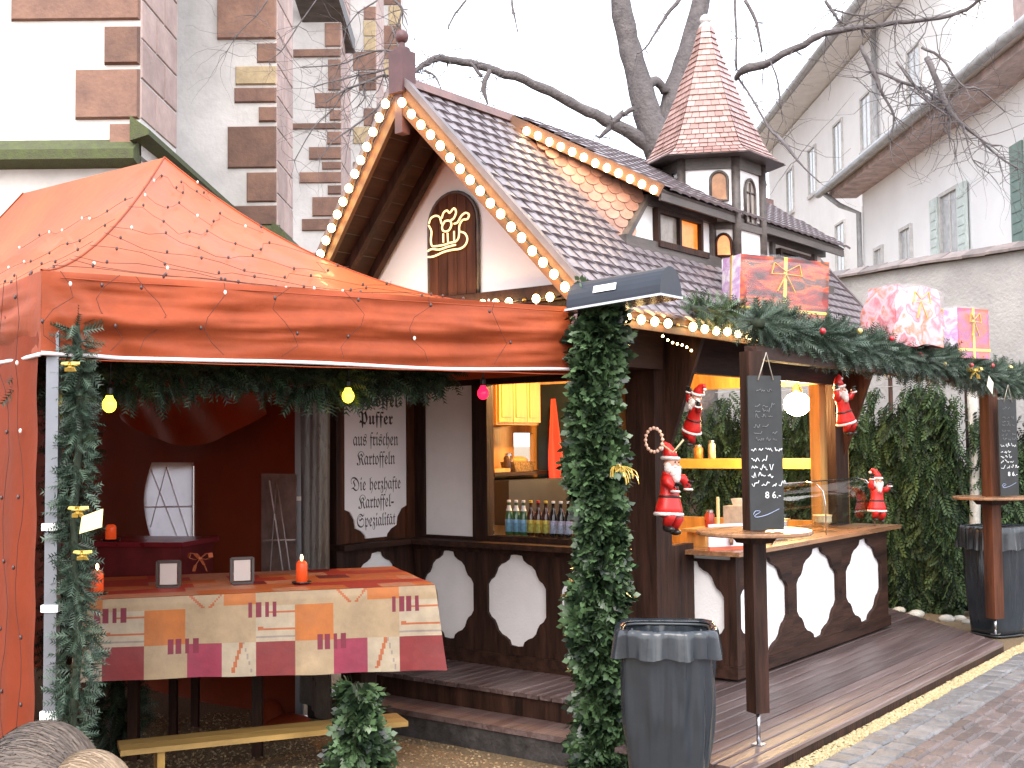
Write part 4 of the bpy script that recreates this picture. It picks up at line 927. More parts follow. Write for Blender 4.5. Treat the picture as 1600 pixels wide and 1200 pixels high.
# ---------------------------------------------------------------- orange tent
FL, FR = Vector((-1.98, 4.94, 0)), Vector((.37, 6.5, 0)); BR, BM, BL_ = Vector((-1.52, 8.45, 0)), Vector((-4.4, 10.9, 0)), Vector((-6.06, 10.4, 0))
P1, P2 = Vector((-2.27, 7.66, 3.49)), Vector((-3.63, 8.7, 3.49))
ze = 2.335
tent = thing('party_tent', 'orange pop-up tent with wrinkled valance covering the candle-lit tables on the left', 'tent', (-1.98, 4.94, gzw(-1.98, 4.94))); OFF[tent.name] = Vector(tent.location)
def tpart(name, m, mm): return obj(name, m, mm, tent)
def roof_face(e0, e1, t0, t1, g0, g1, nu=34, nv=26, flat=0, seed=0):
    m = MB(); m.sm = True; vs = []
    for j in range(nv+1):
        f = j/nv
        for i in range(nu+1):
            s = i/nu; e = e0.lerp(e1, s); tp = t0.lerp(t1, s); g = g0+(g1-g0)*s
            p = Vector((e.x+(tp.x-e.x)*f, e.y+(tp.y-e.y)*f, 0))
            sag = -.10*math.sin(math.pi*f)*math.sin(math.pi*s)*flat
            wr = .008*math.sin(s*23+seed+f*7)*math.sin(math.pi*min(1, f*1.2)) + .03*noise.noise(Vector((s*5, f*2.5, seed))) + .008*noise.noise(Vector((s*17, f*9, seed+4)))
            edge = min(1, 6*s, 6*(1-s))
            p.z = ze + (tp.z-ze)*f**g + sag + wr*edge*(1-f)*min(1, f*12)
            vs.append(p)
    fs = [(j*(nu+1)+i, j*(nu+1)+i+1, (j+1)*(nu+1)+i+1, (j+1)*(nu+1)+i) for j in range(nv) for i in range(nu)]
    return m.add(vs, fs)
tpart('roof_panel', roof_face(FL, FR, P1, P1, 1.35, 1.95, 60, 30, .6, 1), orange_wet)
tpart('roof_panel', roof_face(BL_, FL, P2, P1, 1.3, 1.35, 50, 26, .5, 2), orange_wet)
tpart('roof_panel', roof_face(FR, BR, P1, P1, 1.95, 1.9, 30, 24, .2, 3), orange)
tpart('roof_panel', roof_face(BR, BM, P1, P2, 1.9, 1.5, 30, 16, .2, 4), orange)
tpart('roof_panel', roof_face(BM, BL_, P2, P2, 1.5, 1.3, 20, 16, .2, 5), orange)
def valance(e0, e1, seed, outn, nu=150, nv=26):
    m = MB(); m.sm = True; vs = []; L = (e1-e0).length; outn = Vector(outn)
    for j in range(nv+1):
        f = j/nv
        for i in range(nu+1):
            s = i/nu; p = e0.lerp(e1, s); tot = ze-1.985
            nz_ = lambda a_, b_: noise.noise(Vector((a_, b_, seed*7)))
            w_ = (.014*math.sin(f*13+s*1.2*L+1.8*nz_(s*L*1.2, f*2)) + .030*nz_(s*L*1.1+5, f*6+s*L*.8) + .014*nz_(s*L*3, f*15)) * math.sin(math.pi*min(1, f*1.05+.02))**.5 + .010*math.sin(s*L*9+f*5+seed)*math.sin(math.pi*f)
            # folds fanning out of the corner
            c = math.exp(-s*L*1.6); w_ += .035*c*math.sin(math.atan2(f*tot+.02, s*L+.05)*14+seed)*f
            bulge = .03*math.sin(math.pi*f)
            z = ze - f*tot - .010*math.sin(s*math.pi)*f - .006*math.sin(s*L*4)*f
            vs.append(Vector((p.x, p.y, z)) + outn*((w_+bulge+.005)*min(1, 14*s+.02, 14*(1-s)+.02)))
    fs = [(j*(nu+1)+i, (j+1)*(nu+1)+i, (j+1)*(nu+1)+i+1, j*(nu+1)+i+1) for j in range(nv) for i in range(nu)]
    m.add(vs, fs); bot = vs[nv*(nu+1):]
    return m, bot
nf = Vector((.555, -.832, 0)); nl_ = Vector((-.8, -.6, 0))
m, bot = valance(FL, FR, .4, nf); tpart('valance', m, orange)
m2 = MB(); m2.tube([p+nf*.004 for p in bot], .0095, 6); tpart('piping', m2, whitetrim)
m, bot = valance(BL_, FL, 2.2, nl_, 120); tpart('valance', m, orange)
m2 = MB(); m2.tube([p+nl_*.004 for p in bot], .0095, 6); tpart('piping', m2, whitetrim)
m, bot = valance(FR, BR, 3.1, (.8, .55, 0), 40); tpart('valance', m, orange)
for e_, T_ in ((FL, P1), (FR, P1), (BL_, P2)):
    g_ = {0: 1.35, 1: 1.95, 2: 1.3}[[FL, FR, BL_].index(e_)]; m = MB()
    m.tube([Vector((e_.x+(T_.x-e_.x)*k/24, e_.y+(T_.y-e_.y)*k/24, ze+(T_.z-ze)*(k/24)**g_+.002)) for k in range(25)], .006, 5, False); tpart('hip_seam', m, orange)
for zz in (.03, .375):
    m = MB(); m.tube([FL.lerp(FR, k/40)+nf*(.012+(.012 if 0 < k < 40 else -.008))+Vector((0, 0, ze-zz+.001*math.sin(k))) for k in range(1, 40)], .0028, 4, False)
    tpart('valance_seam', m, orange)
# legs
def leg(p, rings=(1.24, .90, .45)):
    gz_ = gzw(p.x, p.y); m = MB(); m.prism([(p.x-.026, p.y-.022, gz_), (p.x+.026, p.y-.022, gz_), (p.x+.026, p.y+.022, gz_), (p.x-.026, p.y+.022, gz_)], (0, 0, 2.3-gz_)); l = tpart('leg', m, alu)
    for z in rings:
        hh = .03 if z > .5 else .04
        r = MB(); r.prism([(p.x-.036, p.y-.032, z), (p.x+.036, p.y-.032, z), (p.x+.036, p.y+.032, z), (p.x-.036, p.y+.032, z)], (0, 0, hh)); obj('clamp_collar', r, white, l)
    r = MB(); r.box(p.x-.06, p.x+.06, p.y-.06, p.y+.06, gz_, gz_+.012); obj('foot_plate', r, steel, l)
leg(FL+Vector((.035, .06, 0))); leg(FR+Vector((.02, .05, 0)), (1.2,)); leg(BR+Vector((0, -.05, 0)), (1.2,)); leg(BL_+Vector((.1, -.1, 0)), ())
m = MB(); m.obox(FL+Vector((.04, .08, 2.25)), FR+Vector((0, .05, 2.25)), .03, .03); m.obox(FR+Vector((0, .05, 2.25)), BR+Vector((0, 0, 2.2)), .03, .03); m.obox(FL+Vector((.04, .08, 2.25)), BL_+Vector((.1, -.1, 2.25)), .03, .03)
m.tube([P1-Vector((0, 0, .04)), (P1.x, P1.y, 2.5)], .02); m.obox((P1.x, P1.y, 2.55), FL+Vector((.04, .08, 2.3)), .025, .025); m.obox((P1.x, P1.y, 2.55), BR+Vector((0, 0, 2.3)), .025, .025); tpart('roof_frame', m, alu)
# left outer side cloth (hangs inside the leg) and the back cloth with windows
def cloth(p0, p1, z0, z1, seed, nu=70, nv=30, amp=.025, hole=None, nrm=None, scal=0, freq=8):
    m = MB(); m.sm = True; p0, p1 = Vector(p0), Vector(p1); L = (p1-p0).length; d = (p1-p0).normalized(); n = Vector(nrm) if nrm else Vector((d.y, -d.x, 0)); vs = []
    for j in range(nv+1):
        f = j/nv
        for i in range(nu+1):
            s = i/nu; w_ = amp*(math.sin(s*L*freq+seed+.8*math.sin(f*3))+.5*math.sin(s*L*freq*2.3+seed*2+f*2))*(.35+.65*f)
            p = p0.lerp(p1, s)+n*w_; zz0 = z0(s) if callable(z0) else z0; p.z = z1+(zz0-z1)*f
            if scal: p += d*(.012*math.sin(f*38))*max(0, (s-.93)/.07)
            vs.append(p)
    def ok(i, j): return not (hole and hole((i+.5)/nu*L, z1+((z0(0) if callable(z0) else z0)-z1)*(j+.5)/nv))
    fs = [(j*(nu+1)+i, (j+1)*(nu+1)+i, (j+1)*(nu+1)+i+1, j*(nu+1)+i+1) for j in range(nv) for i in range(nu) if ok(i, j)]
    return m.add(vs, fs)
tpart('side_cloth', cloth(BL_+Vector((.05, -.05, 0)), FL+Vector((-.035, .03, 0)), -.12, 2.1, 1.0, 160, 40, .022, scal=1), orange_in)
Bd = Vector((-.7934, .6087, 0)); W0 = Vector((-1.59, 8.43, 0))
def bpt(s, z, o=0): p = W0+Bd*s; return Vector((p.x, p.y, z)) + Vector((-Bd.y, Bd.x, 0))*-0 + Vector((-.6087, -.7934, 0))*o
holes = [(1.06, 1.68, .86, 1.47), (-.10, .27, .55, 1.39)]
def inwin(h, s, z, e=0):
    s0, s1, z0, z1 = h; f = (z-z0)/(z1-z0)
    lft = s1 - (.10*(1-math.sin(math.pi*max(0, min(1, f)))) if h is holes[0] else 0)
    return s0-e < s < lft+e and z0-e < z < z1+e
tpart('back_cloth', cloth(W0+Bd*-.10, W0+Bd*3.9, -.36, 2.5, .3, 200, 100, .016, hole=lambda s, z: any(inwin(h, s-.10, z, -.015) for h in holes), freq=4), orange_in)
pvc = mat('milky_pvc_window', (.92, .92, .96), .3, var=.03, scale=4, transl=.75, bump=.4, bscale=6)
pvc2 = mat('smoky_pvc_window', (.75, .62, .60), .25, var=.2, scale=4, transl=.75, bump=.5, bscale=6)
for h, pm in zip(holes, (pvc, pvc2)):
    s0, s1, z0, z1 = h; m = MB()
    nn = 10; pts = [(s0, z0), (s0, z1)]+[(s1-(.10*(1-math.sin(math.pi*(1-k/nn))) if h is holes[0] else 0), z1-(z1-z0)*k/nn) for k in range(nn+1)]
    m.prism([bpt(s, z, .03) for s, z in pts], Vector((-.6087, -.7934, 0))*.004); win = tpart('pvc_window', m, pm)
    m = MB(); zc_ = z0+(z1-z0)*.45
    m.tube([bpt(s0+.02, z0, .042), bpt((s0+s1)/2, z1-.04, .05), bpt(s1-.1, z0+.1, .042)], .006, 4); m.tube([bpt(s0, zc_, .044), bpt(s1-.03, zc_-.02, .044)], .007, 4); m.tube([bpt(s0+.25*(s1-s0), z0, .044), bpt(s1-.1, z1-.05, .044)], .006, 4)
    obj('glazing_strip', m, mat('pvc_strip', (.78, .72, .76), .5), win)
# clear plastic side curtain between tent and sign wall
m = cloth((-1.50, 8.36, 0), (-1.18, 7.62, 0), -.2, 1.95, 2, 30, 20, .02, freq=12); tpart('plastic_curtain', m, mat('grey_plastic_curtain', (.12, .115, .11), .3, var=.2, transl=.2, bump=.3))
# swag of brighter cloth under the roof at the back
m = MB(); m.sm = True; vs = []
for j in range(9):
    for i in range(21):
        s = .15+1.75*i/20; f = j/8; vs.append(bpt(s, 1.98-.0*f-(.16+.22*math.sin(math.pi*i/20))*f, .10+.02*math.sin(i*.9+f*4)))
m.add(vs, [(j*21+i, (j+1)*21+i, (j+1)*21+i+1, j*21+i+1) for j in range(8) for i in range(20)]); tpart('cloth_swag', m, orange)
# light strings over the tent roof
def roof_pt(s, f):
    e = FL.lerp(FR, s); g = 1.35+(1.95-1.35)*s; p = Vector((e.x+(P1.x-e.x)*f, e.y+(P1.y-e.y)*f, ze+(P1.z-ze)*f**g-.06*math.sin(math.pi*f)*math.sin(math.pi*s)+.022)); return p
def roof_pl(s, f):
    e = BL_.lerp(FL, s); T_ = P2.lerp(P1, s); g = 1.3+.05*s; return Vector((e.x+(T_.x-e.x)*f, e.y+(T_.y-e.y)*f, ze+(T_.z-ze)*f**g-.05*math.sin(math.pi*f)*math.sin(math.pi*s)+.02))
ls = thing('mini_light_string', 'fine dark string of tiny unlit bulbs net over the orange tent roof and valance', 'light string', (-1.6, 5.3, 2.4)); OFF[ls.name] = Vector((-1.6, 5.3, 2.4))
cab = MB(); bl_ = MB(); bd = MB(); nrm_f = Vector((.3, -.5, .8)).normalized()
def run(pts, every=3):
    cab.tube(pts, .0013, 4, False)
    for k, p in enumerate(pts):
        if k % every == 1:
            q = Vector(p)+Vector((rnd.uniform(-.02, .02), rnd.uniform(-.02, .0), rnd.uniform(-.005, .012)))
            (bl_ if rnd.random() < .22 else bd).ell(q, (.0075, .0075, .011), seg=6, rings=4)
for r_, f in enumerate((.06, .13, .21, .3, .39, .49, .6, .72, .85)):
    run([roof_pt(s/16, min(.98, f+.03*math.sin(s*1.1+r_*2.1)+.012*math.sin(s*2.9+r_)+rnd.uniform(-.008, .008))) for s in range(0, 17)], 2)
for r_, f in enumerate((.08, .2, .34, .5, .68)):
    run([roof_pl(.45+s/30, min(.98, f+.025*math.sin(s*1.1+r_)+rnd.uniform(-.008, .008))) for s in range(0, 17)], 2)
for r_, s0 in enumerate((.02, .09, .16, .26, .38, .5, .63, .8)):
    pts = []
    for k in range(7): p = FL.lerp(FR, s0+.022*math.sin(k*1.1+r_*2.3)+rnd.uniform(-.006, .006)); pts.append(Vector((p.x, p.y, 2.33-.33*k/6))+nf*(.06+.01*math.sin(k)))
    run(pts, 3)
for r_, s0 in enumerate((.975, .94, .90, .86)):
    pts = []
    for k in range(26): p = BL_.lerp(FL, s0+.008*math.sin(k*.8+r_*2)+rnd.uniform(-.002, .002)); pts.append(Vector((p.x, p.y, 2.33-2.4*k/25))+nl_*(.06 if k < 5 else .035)+Vector((0, 0, 0)))
    run(pts, 3)
obj('cable', cab, mat('dark_wire', (.05, .02, .018), .9), ls)
obj('clear_bulbs', bl_, mat('clear_bulb', (.85, .78, .72), .15, spec=.9), ls, kind='stuff'); obj('dark_bulbs', bd, mat('unlit_bulb', (.06, .03, .03), .3), ls, kind='stuff')

# coloured party bulbs hanging under the valance
for (x, y, z, c, e, lab) in ((-1.83, 5.35, 1.78, 'yellow', (1, .72, .04), 'round yellow lit bulb hanging beside the left garland'), (-.85, 6.1, 1.84, 'yellow', (.95, .80, .03), 'yellow lit bulb hanging above the lettered sign'), (-.16, 6.5, 1.865, 'red', (1, .01, .05), 'red lit bulb hanging before the hut window post')):
    t = thing('party_bulb', lab, 'light bulb', (x, y, z)); OFF[t.name] = Vector((x, y, z))
    m = MB(); m.ell((x, y, z), (.032, .032, .036)); m.lathe([(.022, .02), (.014, .045)], 10, (x, y, z)); obj('glass_bulb', m, mat('lit_%s_bulb' % c, tuple(.6*k for k in e), .25, emis=e, estr=2.2 if c == 'yellow' else 1.0), t)
    m = MB(); m.lathe([(.015, .042), (.016, .075), (.008, .085)], 10, (x, y, z)); m.tube([(x, y, z+.08), (x+.01, y, 2.05)], .004, 4); obj('socket', m, black, t)

# ---------------------------------------------------------------- garlands
tA = sprig_fir(.10, 7, .034, .0042); tA2 = sprig_fir(.12, 7, .042, .005); tB = sprig_leaf(.10, 4, .055, .0135)
g0 = Vector((-1.90, 5.02, 0)); zg = gzw(-1.9, 5.0)
gx = [Vector((-1.845+.012*math.sin(k*1.4), 5.0, zg+(2.12-zg)*k/12)) for k in range(13)]
garland('silvery fir garland wound up beside the left tent leg', gx, .05, 1500, leafD, sprig_fir(.075, 6, .028, .004), 31, rfun=lambda s: .75+.6*(1-s)+.22*math.sin(s*19))
garland('dark fir garland hanging under the front valance inside the tent', [FL.lerp(FR, s)+Vector((-.25, .38, 1.97-.04*math.sin(s*14))) for s in [0, .1, .2, .3, .4, .5, .6, .7, .8]], .125, 2000, leafA, tA2, 32, rfun=lambda s: 1.2-.7*s)
garland('dark fir garland on the rear left tent leg in shadow', [(-3.25, 8.6, gzw(-3.2, 8.6)+.3), (-3.25, 8.6, 1.0), (-3.22, 8.6, 1.9)], .14, 600, leafA, tA2, 33)
pil = [Vector((.46+.02*math.sin(k*1.1), 6.40, -.3+2.72*k/14)) for k in range(15)]
garland('thick leafy evergreen garland pillar at the right corner of the tent', pil, .115, 4200, leafB, tB, 34, rfun=lambda s: (1.18-.32*min(1, s*3) + .06*math.sin(s*21))*(1 if s < .93 else .8), droop=.35, cat='garland')
garland('dark evergreen garland round the front leg of the draped table', [(-.84, 6.42, gzw(-.84, 6.4)), (-.84, 6.42, .1), (-.85, 6.42, .3)], .12, 520, leafB, tB, 35, rfun=lambda s: 1.4-.9*min(1, s*1.2), droop=.4)
garland('black-green garland round the back leg of the draped table', [(-2.5, 7.5, gzw(-2.5, 7.5)), (-2.5, 7.5, .1), (-2.5, 7.5, .4)], .13, 420, leafA, tA2, 36, droop=.4)
bp = lambda a, z, b=-1.17: H(a, b, z)
garland('fir garland with red and gold ornaments along the pergola beam', [bp(-.93, 2.22), bp(-.6, 2.21), bp(-.3, 2.19), bp(.3, 2.17), bp(.9, 2.16), bp(1.5, 2.16), bp(2.1, 2.15), bp(2.7, 2.14), bp(3.3, 2.10), bp(4.0, 2.09), bp(4.8, 2.12)], .082, 5200, leafD, tA, 37, rfun=lambda s: .95+.35*min(1, s*2.4)-.12*math.sin(s*25)-.3*max(0, s-.7), droop=.3)
garland('leafy fir sprays laid on the eave below the large wrapped gift', [H(-.3, -.44, 2.41), H(.3, -.47, 2.41), H(.9, -.52, 2.38), H(1.35, -.75, 2.30), H(1.5, -1.1, 2.24)], .055, 900, leafB, tA, 38)
# bow and cards in the left garland
def bow(label, p, s, m_, n2=Vector((0, -1, 0)), cat='bow'):
    t = thing('ribbon_bow', label, cat, p); p = Vector(p); OFF[t.name] = p
    for sg_ in (-1, 1):
        m = MB(); pts = [p+Vector((sg_*s*x, -.012+.02*math.sin(x*3), s*z)) for x, z in ((0,0),(.5,.42),(.95,.5),(1.05,.1),(.6,-.12),(0,0))]
        for a_, b_ in zip(pts, pts[1:]): m.obox(a_, b_, .035, .003, (0, 0, 1))
        obj('loop', m, m_, t)
        m = MB(); pts = [p, p+Vector((sg_*s*.4, -.01, -s*.6)), p+Vector((sg_*s*.6, -.0, -s*1.2))]
        for a_, b_ in zip(pts, pts[1:]): m.obox(a_, b_, .025, .003)
        obj('tail', m, m_, t)
    m = MB(); m.ell(p+Vector((0, -.015, 0)), (s*.17, s*.15, s*.2), seg=8, rings=6); obj('knot', m, m_, t)
bow('small gold bow at the top of the left garland', (-1.83, 4.88, 1.93), .022, gold)
bow('gold ribbon bow half way up the left garland', (-1.80, 4.90, 1.33), .026, gold)
bow('gold star bow low in the left garland', (-1.78, 4.90, 1.15), .022, gold)
t = thing('ribbon_bow', 'shaggy gold ribbon bow on the thick garland pillar', 'bow', (.52, 6.2, 1.42)); OFF[t.name] = Vector((.52, 6.2, 1.42))
for k in range(13):
    th_ = rnd.uniform(-.9, 2.6); ln = rnd.uniform(.04, .11); m = MB(); c0 = Vector((.54, 6.2, 1.43)); d_ = Vector((math.cos(th_), rnd.uniform(-.5, -.1), math.sin(th_)*.6-.1))
    pts = smooth3([c0, c0+d_*ln*.5+Vector((0, 0, .02)), c0+d_*ln+Vector((0, 0, -.01)), c0+d_*ln*1.15+Vector((0, 0, -.05))], 2)
    for a_, b_ in zip(pts, pts[1:]): m.obox(a_, b_, .011, .002)
    obj('ribbon_strand', m, gold, t)
bow('orange bow on the dark rear garland', (-3.18, 8.42, 1.62), .08, mat('orange_ribbon', (.6, .16, .06), .6))
bow('yellow ribbon on the beam garland near the right post', H(2.45, -1.32, 2.10), .05, gold)
card = MB(); card.prism([(-1.775, 4.84, 1.235), (-1.69, 4.86, 1.26), (-1.685, 4.86, 1.335), (-1.765, 4.84, 1.305)], (0, .003, 0)); obj('note_card', card, mat('pale_yellow_card', (.82, .74, .36), .7, var=.03), label='pale yellow card tucked in the left garland', cat='card')
m = MB(); m.prism([H(2.62, -1.36, 1.99), H(2.76, -1.36, 1.93), H(2.80, -1.36, 2.02), H(2.68, -1.36, 2.07)], (0, .003, 0)); obj('note_card', m, mat('cream_card', (.82, .78, .6), .7, var=.03), label='cream paper tag hanging in the beam garland', cat='card')
bb = MB(); bb.ell((0, 0, 0), (.018,)*3, seg=10, rings=7); bme = _mk('bauble', bb, mat('red_bauble', (.45, .01, .02), .2, spec=.8)); bmg = _mk('bauble', bb, mat('gold_bauble', (.8, .6, .2), .25, metal=.7))
for i in range(8):
    a = -.4+i*.56; red = i % 3 != 1
    o = inst('bauble', bme if red else bmg, None, H(a+rnd.uniform(-.05, .05), -1.31+rnd.uniform(-.02, .02), 2.17+rnd.uniform(-.08, .08)))
    o['label'] = ('small red' if red else 'small gold') + ' bauble in the fir garland along the pergola beam'; o['category'] = 'bauble'; o['group'] = 'red baubles in the beam garland' if red else 'gold baubles in the beam garland'

# ---------------------------------------------------------------- standing-table posts with pergola beam and chalkboards
pg = thing('pergola', 'dark wooden pergola beam carrying garland and gifts in front of the hut', 'pergola', (1.2, -1.17, 2.06), frame='H'); OFF[pg.name] = Vector((1.2, -1.17, 2.06))
m = MB(); m.box(-1.0, 5.2, -1.20, -1.13, 2.02, 2.09); obj('beam', m, woodh, pg)
for a_ in (.9, 3.3):
    m = MB(); m.box(a_, a_+.06, -1.13, -.37, 2.15, 2.21); obj('cross_beam', m, wood, pg)
sq = math.pi/4
def post_table(label, a, b, ztop, zlow, wdt, cl):
    t = thing('standing_table', label, 'standing table', (a, b, 0), frame='H', group='standing tables on the deck edge'); OFF[t.name] = Vector((a, b, 0))
    rz = R(-28); c_, s_ = math.cos(rz), math.sin(rz); hw = wdt/2
    q = lambda x, y: (a+x*c_-y*s_, b+x*s_+y*c_)
    def pr(hw, z0, z1, hw2=None):
        m = MB(); hw2 = hw2 or hw; P = [(*q(x*hw, y*hw), z0) for x, y in ((-1,-1),(1,-1),(1,1),(-1,1))]+[(*q(x*hw2, y*hw2), z1) for x, y in ((-1,-1),(1,-1),(1,1),(-1,1))]
        m.add(P, [(0,3,2,1),(4,5,6,7),(0,1,5,4),(1,2,6,5),(2,3,7,6),(3,0,4,7)]); return m
    obj('post', pr(hw, zlow, ztop), woodred if cl else wood, t)
    m = MB(); m.tube([(a, b, 0.0), (a, b, zlow+.01)], .011, 8); m.box(a-.03, a+.03, b-.03, b+.03, 0, .008); obj('steel_spike', m, steel, t)
    m = MB(); m.lathe([(.0, 1.095), (.295, 1.095), (.302, 1.10), (.302, 1.112), (.298, 1.117), (.0, 1.117)], 28, (a, b, 0), cap=False); obj('table_top', m, ctm, t)
    obj('bracket_block', pr(hw*1.6, 1.05, 1.09, hw*2.1), wood, t)
    return t
post_table('standing table with round top on the nearer dark post with spike foot', -.99, -1.16, 2.06, .17, .085, 0)
post_table('standing table on the farther reddish post beside the second bin', 3.33, -1.17, 2.05, .13, .10, 1)
def text_mesh(s, size, font=None):
    cu = bpy.data.curves.new('t', 'FONT'); cu.body = s; cu.size = size; cu.align_x = 'CENTER'; cu.resolution_u = 2; cu.extrude = .0006
    o = bpy.data.objects.new('t', cu); COL.objects.link(o); dg = bpy.context.evaluated_depsgraph_get(); me = bpy.data.meshes.new_from_object(o.evaluated_get(dg))
    bpy.data.objects.remove(o); return me
def board(label, P, wd, hg, hang, seed):
    """P = lower left corner in world, hanging blackboard facing the camera side"""
    P = Vector(P); rz = R(14); X = Vector((math.cos(rz), math.sin(rz), 0)); Nn = Vector((math.sin(rz), -math.cos(rz), 0))
    t = thing('chalkboard', label, 'chalkboard', P+X*wd/2); OFF[t.name] = P+X*wd/2
    pt = lambda u, v, o=0: P+X*u*wd+Nn*o+Vector((0, 0, v*hg))
    m = MB(); m.prism([pt(0,0), pt(1,0), pt(1,1), pt(0,1)], Nn*.012); obj('slate', m, slate, t)
    m = MB(); m.tube([pt(.3, .97, .016), pt(.55, 1.15, .02), pt(.75, .97, .016)], .004, 4); obj('cord', m, mat('pale_cord', (.5, .45, .38), .8), t)
    r2 = random.Random(seed)
    def scrib(u0, u1, v, h, mm, r=.0016):
        m = MB(); u = u0
        while u < u1:
            n = r2.randint(5, 9); pts = []
            for k in range(n):
                pts.append(pt(u+k*.03, v+r2.uniform(-.4, .6)*h+(h if r2.random() < .2 else 0), .0145))
            pts = smooth3(pts, 2); m.tube(pts, r, 4); u += n*.03+.045
        obj('chalk_line', m, mm, t)
    for v, u0, u1 in ((.90, .25, .72), (.80, .2, .8), (.765, .2, .65), (.73, .2, .75), (.665, .15, .55), (.625, .15, .45), (.625, .7, .9), (.58, .2, .8)): scrib(u0, u1, v, .016, chalkdim, .0017)
    for v, u0, u1 in ((.515, .06, .95), (.45, .06, .55), (.395, .06, .62), (.345, .06, .75), (.29, .06, .88)): scrib(u0, u1, v, .022, chalk, .0024)
    me = text_mesh('8 6.-', .05); me.materials.append(chalk); o = bpy.data.objects.new('price', me); COL.objects.link(o); o.parent = t
    M4 = Matrix.Translation(pt(.68, .205, .014)-OFF[t.name]) @ Matrix((X, Vector((0,0,1)), Nn)).transposed().to_4x4(); o.matrix_local = M4
    m = MB(); m.tube(smooth3([pt(.08, .10, .0145), pt(.15, .125, .0145), pt(.3, .12, .0145), pt(.12, .095, .0145), pt(.2, .085, .0145), pt(.5, .10, .0145), pt(.85, .135, .0145)]), .0018, 4); obj('chalk_line', m, mat('blue_chalk', (.35, .42, .62), .9), t)
q = H(-.99, -1.16, 0)
board('tall chalkboard with white handwriting hung on the nearer post', (q.x-.05, q.y-.13, 1.125), .19, .80, True, 5)
q = H(3.36, -1.17, 0)
board('narrow chalkboard hung on the farther reddish post', (q.x-.0, q.y-.15, 1.125), .17, .78, True, 9)

# ---------------------------------------------------------------- gifts on the beam
def gift_mat(name, cols, sc_, seed):
    m = bpy.data.materials.new(name); m.use_nodes = True; N = m.node_tree.nodes; L = m.node_tree.links; bs = N['Principled BSDF']
    t = N.new('ShaderNodeTexCoord'); mp = N.new('ShaderNodeMapping'); mp.inputs['Location'].default_value = (seed, seed*.7, 0); mp.inputs['Scale'].default_value = sc_; mp.inputs['Rotation'].default_value = (.2, .5, .3)
    z = N.new('ShaderNodeTexNoise'); z.inputs['Scale'].default_value = 4; z.inputs['Detail'].default_value = 3; z.inputs['Distortion'].default_value = .4
    r = N.new('ShaderNodeValToRGB'); r.color_ramp.interpolation = 'LINEAR'; el = r.color_ramp.elements
    while len(el) < len(cols): el.new(.5)
    for i, c in enumerate(cols): el[i].position = .28+.44*i/(len(cols)-1); el[i].color = (*c, 1)
    L.new(t.outputs['Object'], mp.inputs[0]); L.new(mp.outputs[0], z.inputs['Vector']); L.new(z.outputs['Fac'], r.inputs[0]); L.new(r.outputs[0], bs.inputs['Base Color'])
    bs.inputs['Roughness'].default_value = .3; bs.inputs['Coat Weight'].default_value = .25
    b = N.new('ShaderNodeBump'); b.inputs['Strength'].default_value = .5; z2 = N.new('ShaderNodeTexNoise'); z2.inputs['Scale'].default_value = 18; z2.inputs['Detail'].default_value = 4; L.new(t.outputs['Object'], z2.inputs['Vector']); L.new(z2.outputs['Fac'], b.inputs['Height']); L.new(b.outputs[0], bs.inputs['Normal'])
    return m
gm1 = gift_mat('red_orange_wrap', [(.02,.02,.02), (.09,.018,.02), (.28,.02,.012), (.50,.09,.012), (.05,.035,.03), (.30,.025,.015)], (1.2, 1.2, 3.5), 3)
gm2 = gift_mat('pink_wrap', [(.6,.35,.45), (.6,.12,.15), (.65,.45,.5), (.55,.15,.06), (.6,.38,.48)], (2, 2, 2), 5)
gm3 = gift_mat('crimson_wrap', [(.45,.05,.12), (.50,.09,.02), (.28,.06,.2), (.5,.09,.05)], (2, 2, 2), 8)
gmw = gift_mat('pale_mauve_wrap', [(.8,.68,.78), (.55,.3,.6), (.85,.8,.85), (.8,.3,.45)], (1.5, 1.5, 3), 2)
